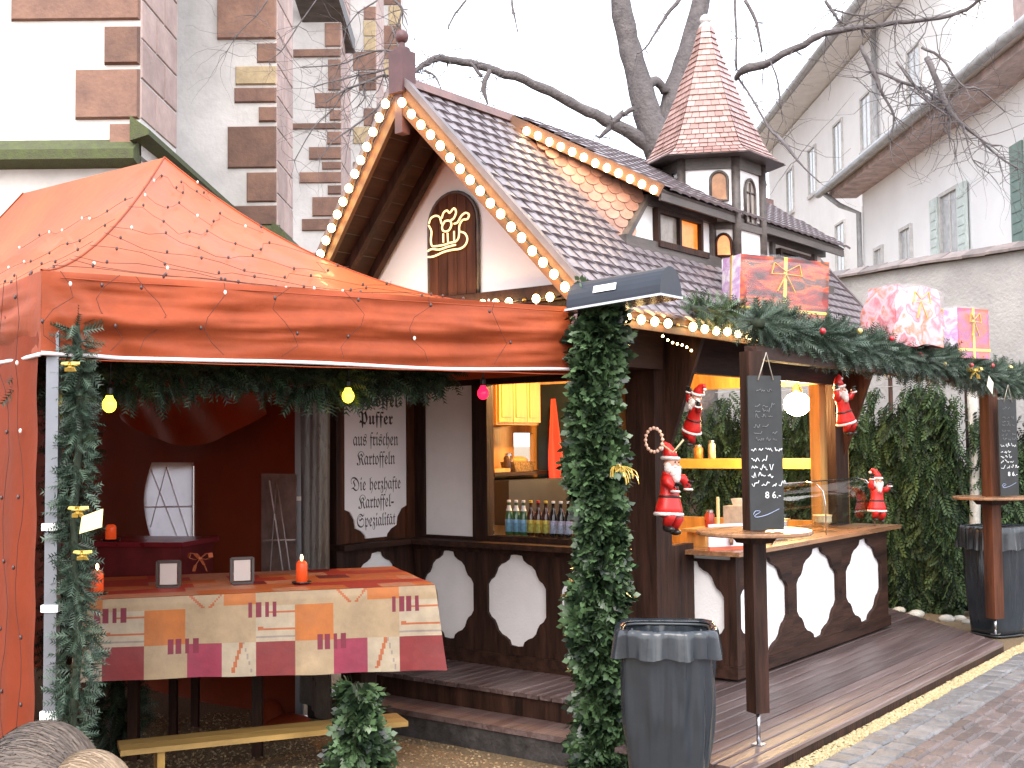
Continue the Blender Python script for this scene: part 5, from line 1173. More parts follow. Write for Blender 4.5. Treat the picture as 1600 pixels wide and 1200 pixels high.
def gift(label, a, b, z, wa, wb_, h, yaw, m_, side=None, lump=0, name='wrapped_gift', rib=gold, tilt=0):
    p = H(a, b, z); t = thing(name, label, 'gift', p, TH+yaw); OFF[t.name] = Vector((0,0,0)); t.rotation_euler.y = tilt
    nx, ny, nz = 10, 6, 8; m = MB(); m.sm = bool(lump); c = .012; r2 = random.Random(int(a*100))
    def dsp(v): 
        if not lump: return v
        k = Vector(v); kk = .75+.25*math.cos((k.z/h-.35)*2.2); return (k.x*kk+lump*math.sin(k.z*31+k.y*20), k.y*kk+lump*math.sin(k.x*27+k.z*13), k.z+lump*math.sin(k.x*23))
    for (o_, u, v_, nu, nv, mi) in (((-1,-1,0),(2,0,0),(0,0,1),nx,nz,0), ((1,1,0),(-2,0,0),(0,0,1),nx,nz,0), ((-1,1,0),(0,-2,0),(0,0,1),ny,nz,1), ((1,-1,0),(0,2,0),(0,0,1),ny,nz,1), ((-1,-1,1),(2,0,0),(0,2,0),nx,ny,0)):
        m.m = mi if side else 0; vs = []
        for j in range(nv+1):
            for i in range(nu+1):
                q_ = Vector(o_)+Vector(u)*i/nu+Vector(v_)*j/nv; q_ = Vector((q_.x*wa/2, q_.y*wb_/2, q_.z*h)); vs.append(dsp(q_))
        m.add(vs, [(j*(nu+1)+i, j*(nu+1)+i+1, (j+1)*(nu+1)+i+1, (j+1)*(nu+1)+i) for j in range(nv) for i in range(nu)])
    obj('wrapping', m, [m_]+([side] if side else []), t)
    if not lump:
        for nm_, bx in (('ribbon', (-.013, .013, -wb_/2-.004, wb_/2+.004, -.002, h+.004)), ('ribbon', (-wa/2-.004, wa/2+.004, -.013, .013, -.002, h+.004)), ('ribbon', (-wa/2-.005, wa/2+.005, -wb_/2-.005, wb_/2+.005, h*.14, h*.14+.02))):
            m = MB(); m.box(*bx); obj(nm_, m, rib, t)
    f = MB(); f.sm = True; r2 = random.Random(4); e = .018; seg = 26
    for j in range(9):
        for i in range(seg):
            th_ = 2*math.pi*i/seg; cx, cy = math.cos(th_), math.sin(th_); k = 1/max(abs(cx), abs(cy)); k = k**.85
            rr = 1+.04*math.sin(th_*7+j)+.03*r2.uniform(-1, 1); taper = 1 if j < 7 else (.97 if j == 7 else .55)
            f.v.append((cx*k*(wa/2+e)*rr*taper, cy*k*(wb_/2+e)*rr*taper, (h+e*1.3)*j/8+.006*math.sin(i*2.1))); 
    f.f = [(j*seg+i, j*seg+(i+1)%seg, (j+1)*seg+(i+1)%seg, (j+1)*seg+i) for j in range(8) for i in range(seg)]; f.mi = [0]*len(f.f); f.smf = [True]*len(f.f)
    obj('film', f, foilp, t)
    for sg_ in (-1, 1):
        m = MB(); pts = [Vector((0, -wb_/2-.01, h*.78)), Vector((sg_*wa*.14, -wb_/2-.02, h*.9)), Vector((sg_*wa*.17, -wb_/2-.02, h*.72)), Vector((0, -wb_/2-.012, h*.74)), Vector((sg_*wa*.1, -wb_/2-.02, h*.45))]
        for a_, b_ in zip(pts, pts[1:]): m.obox(a_, b_, .012, .003)
        obj('bow_loop', m, rib, t)
    return t
gift('large red and orange gift in clear film on the eave garland', .80, -.47, 2.40, .68, .26, .43, R(-35), gm1, gmw, tilt=R(3))
gift('lumpy pink gift in crinkled clear film on the pergola beam', 1.33, -1.17, 2.22, .42, .36, .40, R(-30), gm2, None, lump=.012)
gift('small crimson and orange gift with gold ribbon on the pergola beam', 2.58, -1.17, 2.20, .36, .28, .38, R(-22), gm3, gmw)
# ---------------------------------------------------------------- santa figures (plastic climbing decorations)
bootm = mat('black_boot', (.02, .018, .016), .35)
def santa(label, a, b, z, h, roll, yaw, side=1, arms_up=True, frame='H'):
    """figure of height h, feet at z, climbing, seen from behind-side"""
    p = H(a, b, z); t = thing('santa_figure', label, 'santa figure', p, TH+yaw, group='climbing santa figures round the serving hatch'); OFF[t.name] = Vector((0,0,0)); t.rotation_euler.y = roll
    s = h
    Rz = lambda a_: Matrix.Rotation(a_, 3, 'Y')
    m = MB(); m.sm = True
    prof_ = [(.0,.20),(.13,.20),(.175,.23),(.17,.28),(.145,.36),(.12,.44),(.115,.52),(.12,.58),(.09,.66),(.05,.70),(0,.71)]
    m.lathe([(r*s, z_*s) for r, z_ in prof_], 18, sx=1, sy=.72, cap=False)
    m.sm = False
    m.tube([(.06*s, 0, .6*s), (.16*s, -.05*s, .60*s), (.20*s, -.09*s, .68*s if arms_up else .50*s)], [.055*s, .05*s, .04*s], 10)
    m.tube([(-.06*s, 0, .6*s), (-.13*s, -.07*s, .55*s), (-.06*s, -.13*s, .47*s)] if not arms_up else [(-.06*s, 0, .6*s), (-.15*s, -.04*s, .66*s), (-.14*s, -.07*s, .80*s)], [.055*s, .05*s, .04*s], 10)
    obj('coat', m, santared, t)
    m = MB()
    m.tube([(.07*s, .0, .24*s), (.085*s, -.05*s, .16*s), (.08*s, .0, .07*s)], [.08*s, .07*s, .05*s], 10); m.tube([(-.06*s, .0, .24*s), (-.06*s, -.07*s, .19*s), (-.065*s, -.03*s, .10*s)], [.08*s, .07*s, .05*s], 10)
    obj('trousers', m, santared, t)
    m = MB(); m.ell((.08*s, -.03*s, .03*s), (.045*s, .075*s, .035*s)); m.tube([(.08*s, 0, .03*s), (.08*s, 0, .09*s)], .043*s, 8); m.ell((-.065*s, -.06*s, .06*s), (.045*s, .075*s, .035*s)); m.tube([(-.065*s, -.03*s, .06*s), (-.065*s, -.03*s, .12*s)], .043*s, 8); obj('boots', m, bootm, t)
    def ring(z_, r_, th_, sy=.72): 
        m = MB(); m.sm = True; m.v = []; pts = [Vector((r_*s*math.cos(2*math.pi*k/20), r_*s*sy*math.sin(2*math.pi*k/20), z_*s)) for k in range(21)]; m.tube(pts, th_*s, 7, False); return m
    m = ring(.215, .168, .022); obj('coat_hem', m, santawhite, t)
    m = ring(.40, .135, .013); obj('belt', m, bootm, t)
    m = MB(); m.ell((0, -.02*s, .74*s), (.082*s, .08*s, .09*s)); m.ell((0, -.105*s, .735*s), (.018*s, .02*s, .018*s), seg=8, rings=6)
    m.ell((.082*s, -.0*s, .735*s), (.012*s, .02*s, .022*s), seg=7, rings=5); m.ell((-.082*s, -.0*s, .735*s), (.012*s, .02*s, .022*s), seg=7, rings=5); obj('head', m, skin, t)
    m = MB()
    for ex_ in (-.03, .03): m.ell((ex_*s, -.094*s, .765*s), (.010*s, .008*s, .010*s), seg=7, rings=5)
    obj('eyes', m, black, t)
    m = MB(); m.ell((0, -.07*s, .665*s), (.075*s, .06*s, .085*s)); m.ell((-.0, -.09*s, .61*s), (.05*s, .045*s, .07*s))
    for sg_ in (-1, 1): m.ell((sg_*.025*s, -.105*s, .712*s), (.032*s, .018*s, .015*s), seg=8, rings=6); m.ell((sg_*.075*s, -.03*s, .70*s), (.03*s, .05*s, .06*s), seg=8, rings=6)
    obj('beard', m, santawhite, t)
    m = MB(); m.sm = True; hx = side
    m.tube([(0, .0, .80*s), (.01*s*hx, .01*s, .87*s), (.035*s*hx, .02*s, .93*s), (.075*s*hx, .03*s, .955*s), (.115*s*hx, .03*s, .925*s)], [.088*s, .072*s, .048*s, .03*s, .02*s], 12); obj('hat', m, santared, t)
    m = MB(); m.v = []; pts = [Vector((.088*s*math.cos(2*math.pi*k/18), .088*s*math.sin(2*math.pi*k/18), .805*s)) for k in range(19)]; m.tube(pts, .021*s, 7, False); m.ell((.12*s*hx, .03*s, .905*s), (.028*s,)*3, seg=9, rings=7); obj('hat_trim', m, santawhite, t)
    m = MB(); e = [(.20, -.09, .68 if arms_up else .50), ((-.14, -.07, .80) if arms_up else (-.06, -.13, .47))]
    if isinstance(e[1][0], tuple): e = [e[0], e[1]]
    for x_, y_, z_ in e:
        m.ell((x_*s, y_*s, z_*s+.02*s), (.038*s, .035*s, .04*s), seg=9, rings=6)
        for k in range(4): m.tube([(x_*s+(k-1.5)*.016*s, y_*s-.01*s, z_*s+.04*s), (x_*s+(k-1.5)*.018*s, y_*s-.03*s, z_*s+.075*s), (x_*s+(k-1.5)*.016*s, y_*s-.05*s, z_*s+.07*s)], [.010*s, .009*s, .007*s], 5)
        m.tube([(x_*s-.03*s, y_*s-.01*s, z_*s+.02*s), (x_*s-.052*s, y_*s-.03*s, z_*s+.035*s)], [.011*s, .008*s], 5)
    obj('mittens', m, bootm, t)
    for x_, y_, z_ in e:
        m = MB(); pts = [Vector(((x_+.042*math.cos(k*.7))*s, (y_+.042*math.sin(k*.7))*s, (z_-.015)*s)) for k in range(10)]; m.tube(pts, .014*s, 6, False); obj('cuff', m, santawhite, t)
    return t
santa('large santa figure with white beard hanging low on the near bracket by the counter', -.16, -.16, 1.0, .60, R(4), R(-10), -1, False)
santa('santa figure climbing the slanted near bracket board, seen from the side', .08, -.19, 1.57, .43, R(20), R(-120), 1)
santa('santa figure climbing high on the far bracket board at the right jamb', 2.62, -.26, 1.62, .52, R(-14), R(-20), 1)
santa('small santa figure standing low behind the right end of the counter glass', 2.93, -.36, .90, .46, R(2), R(-40), -1)
# rope ladder ring of beads above the low santa
t = thing('bead_ring', 'ring of pale beads on a rope above the large santa figure', 'bead ring', (-.25, -.15, 1.52), frame='H'); OFF[t.name] = Vector((-.25, -.15, 1.52))
m = MB(); cpts = [Vector((-.25, -.12+.062*math.cos(k*.39), 1.60+.075*math.sin(k*.39))) for k in range(17)]; m.tube(cpts, .006, 5, False); m.tube([(-.25, -.18, 1.57), (-.22, -.24, 1.52), (-.19, -.30, 1.60)], .007, 5); obj('rope', m, mat('pale_rope', (.65, .5, .3), .7), t)
bd_ = MB(); bd_.ell((0, 0, 0), (.012,)*3, seg=7, rings=5); bdm = _mk('bead', bd_, mat('pink_bead', (.8, .5, .4), .4))
for k in range(0, 16): inst('bead', bdm, t, cpts[k])

# ---------------------------------------------------------------- sign with lettering
sgn = thing('menu_sign', 'tall white sign with black old German lettering on the hut wing', 'sign', (-.42, 2.15, .9), frame='H'); OFF[sgn.name] = Vector((-.42, 2.15, .9))
a0, a1 = -.755, -.105; ac = (a0+a1)/2
pts = [(a0, 2.14), (a0, 1.13), (a0+.055, 1.11), (a0+.10, 1.05), (a0+.11, .99), (a0+.17, .965), (a0+.21, .93), (a0+.215, .91), (a1-.215, .91), (a1-.21, .93), (a1-.17, .965), (a1-.11, .99), (a1-.10, 1.05), (a1-.055, 1.11), (a1, 1.13), (a1, 2.14)]
m = MB(); m.prism([(a, 2.15, z) for a, z in pts], (0, -.012, 0)); obj('sign_board', m, mat('sign_white', (.93, .89, .92), .6, var=.02), sgn)
def frak(s, bold):
    o = ''
    for ch_ in s:
        if 'A' <= ch_ <= 'Z':
            if bold: o += chr(0x1D56C+ord(ch_)-65)
            else:
                ex = {'C': 0x212D, 'H': 0x210C, 'I': 0x2111, 'R': 0x211C, 'Z': 0x2128}; o += chr(ex.get(ch_, 0x1D504+ord(ch_)-65))
        elif 'a' <= ch_ <= 'z': o += chr((0x1D586 if bold else 0x1D51E)+ord(ch_)-97)
        elif ch_ == 'ä': o += chr((0x1D586 if bold else 0x1D51E))
        else: o += ch_
    return o
for s, zc_, wd, bold in (('Kartoffel-', 1.90, .56, True), ('Puffer', 1.77, .36, True), ('aus frischen', 1.615, .47, False), ('Kartoffeln', 1.475, .40, False), ('Die herzhafte', 1.29, .52, False), ('Kartoffel-', 1.16, .37, False), ('Spezialität', 1.025, .40, False)):
    me = text_mesh(frak(s, bold), .13); xs_ = [v.co.x for v in me.vertices]; w0 = max(xs_)-min(xs_); ys_ = [v.co.y for v in me.vertices]
    k = wd/w0; kh = min(k*1.25, .125/(max(ys_)-min(ys_)))
    cx = (max(xs_)+min(xs_))/2
    for v in me.vertices: v.co = Vector(((v.co.x-cx)*k, 0, 0)) + Vector((0, -.0125-v.co.z, v.co.y*kh))
    if s == 'Spezialität' or s == 'Spezialität':
        b_ = MB(); 
        for dx in (-.012, .012): b_.ell((.142+dx-.0, -.013, .075), (.006, .002, .006), seg=7, rings=5)
        bmx = len(me.vertices)
        b_.xf(Matrix.Translation((ac, 2.151, zc_-.03))); obj('lettering', b_, ink, sgn)
    me.materials.append(ink); o = bpy.data.objects.new('lettering', me); COL.objects.link(o); o.parent = sgn; o.location = Vector((ac, 2.1385+.0, zc_-.03))-OFF[sgn.name]+Vector((0, .0125-.0015, 0))

# ---------------------------------------------------------------- bottles on the window sill
def bottle(label, a, b, z, glassm, capm, labm, h=.245, neckm=None):
    p = H(a, b, z); t = thing('bottle', label, 'bottle', p, TH, group='bottles along the hut window sill'); OFF[t.name] = Vector((0,0,0))
    m = MB(); m.sm = True; m.lathe([(.026,0),(.029,.008),(.029,h*.56),(.024,h*.66),(.013,h*.78),(.011,h*.93),(.0135,h*.935),(.0135,h*.955)], 14); obj('glass_body', m, glassm, t)
    m = MB(); m.lathe([(.0145,h*.945),(.0145,h*1.0),(.012,h*1.01)], 10); obj('cap', m, capm, t)
    m = MB(); m.lathe([(.0298,h*.10),(.0298,h*.46)], 14, cap=False); obj('paper_label', m, labm, t)
    if neckm: m = MB(); m.lathe([(.0225,h*.70),(.0155,h*.78),(.0125,h*.86)], 12, cap=False); obj('neck_label', m, neckm, t)
gg = mat('green_bottle_glass', (.05, .16, .06), .1, spec=.8); gb = mat('brown_bottle_glass', (.07, .02, .012), .1, spec=.8); gd = mat('black_bottle_glass', (.012, .01, .01), .1, spec=.8)
lb = mat('light_blue_label', (.25, .48, .72), .5, var=.15, scale=40); ly = mat('yellow_label', (.66, .52, .10), .5, var=.2, scale=40); lv = mat('lilac_label', (.52, .50, .68), .5, var=.25, scale=60)
cw = white; cr_ = mat('red_cap', (.6, .03, .02), .4); cy = mat('yellow_cap', (.75, .5, .05), .4)
specs = [(gg, cw, lb, white, 'green bottle with blue label, first from the left on the sill'), (gg, cw, lb, white, 'green bottle with blue label, second from the left on the sill'), (gg, cw, lb, white, 'green bottle with blue label nearest the brown bottles'),
 (gb, cy, ly, None, 'brown bottle with yellow cap beside the green bottles'), (gb, cr_, ly, None, 'brown bottle with red cap and yellow label'), (gb, cy, ly, None, 'brown bottle with yellow cap beside the black bottles'),
 (gd, cw, lv, None, 'black bottle with lilac label, nearest the brown bottles'), (gd, cw, lv, None, 'black bottle with lilac label, middle one of its kind'), (gd, cw, lv, None, 'black bottle with lilac label, nearest the leafy garland')]
for i, (g_, c_, l_, n_, lab) in enumerate(specs): bottle(lab, .10, 1.315-.066*i, .926, g_, c_, l_, .25, n_)
m = MB(); m.box(.02, .035, .7, 1.40, .926, 1.02); obj('sill_glass', m, glass('sill_pane', (.9, .95, .95)), frame='H', label='low glass guard along the hut window sill', cat='glass guard')
# red apron, shelf things
m = MB(); m.sm = True; vs = []
for j in range(13):
    for i in range(9):
        f = j/12; s = i/8; ww = .03+.12*min(1, f*1.3); vs.append((1.34+ww*(s*2-1)*.7, 1.80-.02*math.sin(s*9)-.03*f, 1.96-.66*f))
m.add(vs, [(j*9+i, (j+1)*9+i, (j+1)*9+i+1, j*9+i+1) for j in range(12) for i in range(8)]); obj('apron', m, mat('red_apron_cloth', (.62, .03, .015), .7, var=.1), frame='H', label='red apron hanging inside the hut window', cat='apron')
crt = thing('bread_basket', 'small basket standing on the inner shelf by the bright window', 'basket', (1.05, 1.95, 1.36), frame='H'); OFF[crt.name] = Vector((1.05, 1.95, 1.36))
m = MB(); m.prism([(.93, 1.88, 1.36), (1.17, 1.88, 1.36), (1.20, 1.88, 1.44), (.90, 1.88, 1.44)], (0, .14, 0)); obj('basket_body', m, mat('wicker', (.30, .19, .07), .8, scale=60, var=.4, bump=.5), crt)
m = MB(); m.ell((1.05, 1.95, 1.45), (.11, .06, .035)); obj('napkin', m, honey, crt)
m = MB(); m.box(.68, .88, 1.9, 2.05, 1.36, 1.39); obj('tray', m, honey, frame='H', label='low wooden tray on the inner shelf behind the bottles', cat='tray')
# ---------------------------------------------------------------- lamp in the hut
lp = thing('work_lamp', 'glaring round work lamp inside the far end of the hut', 'lamp', (2.95, .34, 1.93), frame='H'); OFF[lp.name] = Vector((2.95, .34, 1.93))
lc = Vector((3.02, .36, 1.91))
m = MB(); m.ell(lc, (.118, .118, .105)); obj('lamp_globe', m, mat('lamp_glow', (1, .9, .6), .3, emis=(1, .78, .42), estr=40), lp)
m = MB(); m.lathe([(.05, .095), (.05, .12), (.02, .17)], 14, lc); m.tube([lc+Vector((0, 0, .16)), lc+Vector((.02, .02, .43))], .01, 5); obj('lamp_hood', m, steel, lp)
def point(name, loc, e, col, r=.06):
    l = bpy.data.lights.new(name, 'POINT'); l.energy = e; l.color = col; l.shadow_soft_size = r; o = bpy.data.objects.new(name, l); COL.objects.link(o); o.location = loc; return o
point('work_lamp_light', H(2.80, .40, 1.90), 55, (1, .66, .28), .12)
lp2 = thing('ceiling_lamp', 'small warm ceiling lamp over the bottles inside the hut', 'lamp', (.62, 1.2, 2.25), frame='H'); OFF[lp2.name] = Vector((.62, 1.2, 2.25))
m = MB(); m.ell((.62, 1.2, 2.25), (.05, .05, .05)); obj('lamp_globe', m, mat('lamp_glow2', (1, .85, .5), .3, emis=(1, .62, .25), estr=8), lp2); m = MB(); m.lathe([(.06, .03), (.03, .09)], 10, (.62, 1.2, 2.25)); obj('lamp_base', m, brass, lp2)
point('ceiling_lamp_light', H(.62, 1.2, 2.16), 38, (1, .55, .2), .05)

# ---------------------------------------------------------------- on the counter
gc = thing('display_case', 'low curved glass display case with steel edges on the counter', 'glass case', (2.1, -.15, .862), frame='H'); OFF[gc.name] = Vector((2.1, -.15, .862))
gl = glass('case_glass', (.95, .98, .97), .05)
for s0, s1 in ((1.05, 1.98), (2.02, 3.02)):
    m = MB(); m.sm = True; arc = [(-.30, .862), (-.30, 1.10), (-.285, 1.19), (-.235, 1.245), (-.15, 1.26)]; vs = [(a, b, z) for a in (s0, s1) for b, z in arc]
    m.add(vs, [(i, i+1, 5+i+1, 5+i) for i in range(4)]); obj('curved_glass', m, gl, gc)
for a in (1.04, 2.0, 3.03):
    m = MB(); m.tube([(a, -.305, .862), (a, -.305, 1.10), (a, -.288, 1.195), (a, -.237, 1.25), (a, -.15, 1.265)], .006, 6); obj('steel_edge', m, steel, gc)
m = MB(); m.tube([(1.04, -.15, 1.265), (3.03, -.15, 1.265)], .005, 6); obj('steel_edge', m, steel, gc)
m = MB(); m.box(1.1, 2.9, -.2, -.03, .90, .912); obj('glass_shelf', m, gl, gc)
signp = thing('price_sign', 'white stand-up sign with a picture of a brown pot beside the large santa', 'sign', (.40, -.34, .862), frame='H'); OFF[signp.name] = Vector((.40, -.34, .862))
m = MB(); m.prism([(.12, -.33, .862), (.12, -.08, .862), (.12, -.08, 1.02), (.12, -.33, 1.02)], (.012, 0, 0)); 
m = MB(); m.prism([(.34, -.18, .875), (.62, -.36, .875), (.62, -.36, 1.035), (.34, -.18, 1.035)], (.006, .01, 0)); obj('sign_card', m, mat('lilac_white_card', (.68, .64, .72), .5, var=.03), signp)
m = MB(); m.sm = True; m.lathe([(.035, 0), (.045, .03), (.04, .06), (.03, .07)], 12, (.485, -.277, .895), sx=1, sy=.12); obj('pot_print', m, mat('brown_print', (.28, .15, .08), .6, var=.3, scale=50), signp)
m = MB(); m.prism([(.33, -.19, .862), (.64, -.385, .862), (.64, -.385, .885), (.33, -.19, .885)], (.012, .02, 0)); obj('red_border', m, mat('red_brown_strip', (.45, .10, .05), .5), signp)
m = MB(); m.box(.86, 1.06, -.18, -.02, .99, 1.13); m.prism([(.86, -.18, 1.13), (1.06, -.18, 1.13), (1.02, -.14, 1.18), (.90, -.14, 1.18)], (0, .08, 0)); obj('carton', m, mat('grey_card_box', (.45, .40, .32), .7, var=.15, scale=15), frame='H', label='grey card carton on a shelf behind the counter glass', cat='carton')
m = MB(); m.box(.5, 1.9, -.06, .12, .965, .985); m.box(.55, .60, -.04, .1, .862, .965); m.box(1.8, 1.85, -.04, .1, .862, .965); obj('counter_shelf', m, honey, frame='H', label='pale wooden rack standing on the counter behind the glass', cat='rack')
tray_things = [('stack of yellow napkins behind the counter glass', 1.25, 'yellow_napkins', (.7, .5, .1)), ('stack of grey bowls behind the counter glass', 1.5, 'grey_bowls', (.35, .33, .35)), ('stack of cream plates behind the counter glass', 2.35, 'cream_plates', (.6, .52, .35))]
for lab, a, n_, c_ in tray_things:
    m = MB(); m.lathe([(.05, 0), (.075, .02), (.07, .02), (.075, .045), (.07, .045), (.078, .075), (.06, .075)], 14, (a, -.13, .914)); obj('dish_stack' if 'bowl' in n_ or 'plate' in n_ else 'napkin_stack', m, mat(n_, c_, .5, var=.15, scale=20), frame='H', label=lab, cat='dishes' if 'napkin' not in n_ else 'napkins')
m = MB(); m.lathe([(.012, 0), (.012, .21), (.008, .22)], 8, (.63, -.1, .985)); obj('candle', m, mat('cream_wax', (.75, .62, .3), .5), frame='H', label='thin cream candle standing by the grey carton', cat='candle')

def jar(label, a, b, z, r, h, c, cat='jar'):
    t = thing('storage_jar', label, cat, H(a, b, z), TH); OFF[t.name] = Vector((0,0,0))
    m = MB(); m.sm = True; m.lathe([(r*.9, 0), (r, .01), (r, h*.75), (r*.7, h*.86), (r*.7, h*.9)], 14); obj('jar_body', m, mat('jar_%d_%d_%d' % tuple(int(q*100) for q in c), c, .3, var=.2, scale=25, spec=.6), t)
    m = MB(); m.lathe([(r*.76, h*.86), (r*.76, h), (r*.5, h*1.01)], 12); obj('lid', m, steel, t)
for lab, a, b, z, r, h, c in (('short amber jar on the yellow bar near the left jamb', 3.16, 1.42, 1.43, .045, .13, (.45, .22, .05)), ('tall pale jar on the yellow bar beside the amber jar', 3.16, 1.28, 1.43, .035, .17, (.5, .45, .35)), ('red sauce jar on the counter rack behind the glass', .75, .03, .985, .035, .12, (.4, .04, .02)), ('mustard yellow jar on the counter rack behind the glass', 1.25, .03, .985, .04, .14, (.5, .3, .03)),
  ('brown bean jar on the counter rack behind the glass', 1.42, .03, .985, .035, .11, (.12, .05, .02)), ('white sugar jar at the end of the counter rack', 1.6, .03, .985, .04, .13, (.6, .58, .55)), ('dark coffee jar on the shelf behind the bottles', .92, 1.95, 1.36, .04, .15, (.06, .03, .02))): jar(lab, a, b, z, r, h, c)
ut = thing('utensil_rail', 'steel rail with hanging ladles inside the serving hatch', 'utensil rail', (1.6, .5, 1.6), frame='H'); OFF[ut.name] = Vector((1.6, .5, 1.6))
m = MB(); m.tube([(.9, 1.2, 2.02), (2.6, 1.2, 2.02)], .008, 6); obj('rail', m, steel, ut)
for i, a in enumerate((1.1, 1.35, 1.62, 2.2)):
    m = MB(); m.tube([(a, 1.2, 2.02), (a, 1.2, 1.82-.04*(i % 2))], .005, 5); m.ell((a, 1.2, 1.80-.04*(i % 2)), (.035, .035, .02), seg=9, rings=6); obj('ladle', m, steel, ut)

# ---------------------------------------------------------------- litter bins
def bin_(label, loc, rz, W, D, Ht, tap, seed, collar=.15, flap=False):
    t = thing('litter_bin', label, 'litter bin', loc, rz); OFF[t.name] = Vector((0,0,0)); r2 = random.Random(seed); seg = 128
    def rr(w_, d_, th_): c_, s_ = math.cos(th_), math.sin(th_); n = 4.5; k = (abs(c_)**n+abs(s_)**n)**(-1/n); return c_*k*w_/2, s_*k*d_/2
    ph = [r2.uniform(0, 6) for _ in range(8)]
    def surf(z, off, amp, f):
        sc_ = tap+(1-tap)*(z/Ht); out = []
        for i in range(seg):
            th_ = 2*math.pi*i/seg; x, y = rr(W*sc_, D*sc_, th_); cr_2 = (abs(noise.noise(Vector((math.cos(th_)*3, math.sin(th_)*3, z*1.1+seed))))-.2)*2.6 + (abs(noise.noise(Vector((math.cos(th_)*9, math.sin(th_)*9, z*1.6+seed))))-.15)*1.8; fold = amp*1.3*(cr_2+math.sin(th_*5+ph[0]+z*2.5)*.5+math.sin(th_*9+ph[1]-z*4)*.35+math.sin(th_*17+ph[2]+z*3)*.2+abs(math.sin(th_*3+z*7+ph[3]))*.4+.5*abs(math.sin(th_*11+ph[5]+math.sin(z*9)*1.2))**.5)
            k = 1+(off+fold)/ (W/2); out.append((x*k, y*k, z))
        return out
    m = MB(); m.sm = True; rings = 22; vs = []
    for j in range(rings+1):
        z = .03+(Ht-.05)*j/rings; vs += surf(z, 0, .008*math.sin(math.pi*min(1, j/rings*1.05)), 0)
    n = seg; fs = [(j*n+i, j*n+(i+1)%n, (j+1)*n+(i+1)%n, (j+1)*n+i) for j in range(rings) for i in range(n)]; m.add(vs, fs+[tuple(range(n))[::-1]]); obj('liner_bag', m, bagm, t)
    # inner
    m = MB(); m.sm = True; vs = []
    for j in range(7): vs += [(x*.97, y*.97, z) for x, y, z in surf(Ht-.02-.45*j/6, -.012-.004*j, .014, 0)]
    m.add(vs, [(j*n+i, (j+1)*n+i, (j+1)*n+(i+1)%n, j*n+(i+1)%n) for j in range(6) for i in range(n)]+[tuple(range(6*n, 7*n))]); obj('liner_inside', m, bagm, t)
    # folded collar
    m = MB(); m.sm = True; vs = []; K_ = 8
    for j in range(K_+1):
        f = j/K_; z = Ht+.020-collar*max(0, f-.08)+(0 if f > 0 else -.02); vs += [(x, y, z+.006*math.sin(i*.5+ph[4])*f) for i, (x, y, _) in enumerate(surf(Ht, -.010+.026*min(1, f*6), .003+.010*f, 0))]
    m.add(vs, [(j*n+i, (j+1)*n+i, (j+1)*n+(i+1)%n, j*n+(i+1)%n) for j in range(K_) for i in range(n)]); obj('folded_collar', m, bagm, t)
    m = MB(); pts = [Vector((*rr(W*.95, D*.95, 2*math.pi*i/40), Ht-.012)) for i in range(41)]; m.tube(pts, .0075, 6, False)
    pts = [Vector((*rr(W*tap*1.02, D*tap*1.02, 2*math.pi*i/40), .02)) for i in range(41)]; m.tube(pts, .008, 6, False)
    for i in range(4):
        th_ = math.pi/4+i*math.pi/2; x, y = rr(W, D, th_); m.tube([(x*.9, y*.9, Ht-.03), (x*tap*.96, y*tap*.96, .02)], .007, 5)
    obj('wire_frame', m, mat('dark_wire_frame', (.05, .055, .06), .4, metal=.5), t)
    return t
bx, by = .72, 5.66; zb_ = gzw(bx, by)
bin_('grey litter bin with plastic liner folded over its rim in front of the deck', (bx, by, zb_), R(-8), .435, .38, .70-zb_+.005, .80, 3)
bx, by = 4.10, 10.1; zb2 = gzw(bx, by)
bin_('dark litter bin with crumpled liner behind the farther standing table', (bx, by, zb2), R(25), .46, .42, .84-zb2, .78, 8, .22)

# ---------------------------------------------------------------- draped table under the tent
CR = {'beige': (.33, .235, .14), 'light': (.37, .30, .215), 'or': (.38, .115, .02), 'mar': (.18, .018, .02), 'mag': (.24, .025, .055), 'crim': (.16, .012, .03), 'stick': (.33, .09, .03), 'grey': (.24, .19, .17)}
mats_t = [mat('cloth_'+k, c, .62, var=.10, scale=9, bump=.25, bscale=12) for k, c in CR.items()]; ks = list(CR)
top_m = [mat('topcloth_'+k, c, .55, var=.12, scale=20) for k, c in {'red': (.38, .035, .02), 'orange': (.50, .13, .035), 'dark': (.15, .012, .018), 'pink': (.50, .22, .13)}.items()]
def pat(U, V):
    u = U % 1
    for c0, v0, v1 in ((.42, .29, .47), (.95, .70, .88)):
        for k in range(4):
            x = (u-(c0+k*.055)) % 1
            if x < .032 and v0+.01*(k % 2) < V < v1+.01*(k % 2): return 5
    if V < .42:
        if u < .27: return 3 if V > .0 else 2
        if u < .54: return 0
        if u < .77: return 4
        if abs((u-.87)-(V-.2)*.18) < .012 and .04 < V < .4: return 6
        if abs((u-.95)+(V-.2)*.15) < .004: return 7
        return 1
    if V < .83:
        if u < .27:
            if abs(V-.56+.05*(u-.1)) < .017 and u > .02: return 6
            if abs(V-.75-.04*u) < .012 and u > .08: return 6
            if abs(V-.46) < .006: return 7
            return 1
        if u < .53: return 2
        return 0
    if .78 < u and V > .86: return 2
    if abs((u-.62)+(V-.9)*.5) < .012 or abs((u-.72)-(V-.9)*.5) < .010: return 6
    return 0
TA, TB_, TC_, TD_ = Vector((-2.30, 6.30, .775)), Vector((-.455, 6.83, .775)), Vector((-.80, 7.88, .775)), Vector((-2.65, 7.36, .775))
tbl = thing('draped_table', 'long table under a patchwork cloth of beige, orange and crimson squares', 'table', (-1.55, 7.1, gzw(-1.5, 7))); OFF[tbl.name] = Vector(tbl.location)
zt_ = gzw(-1.5, 7)
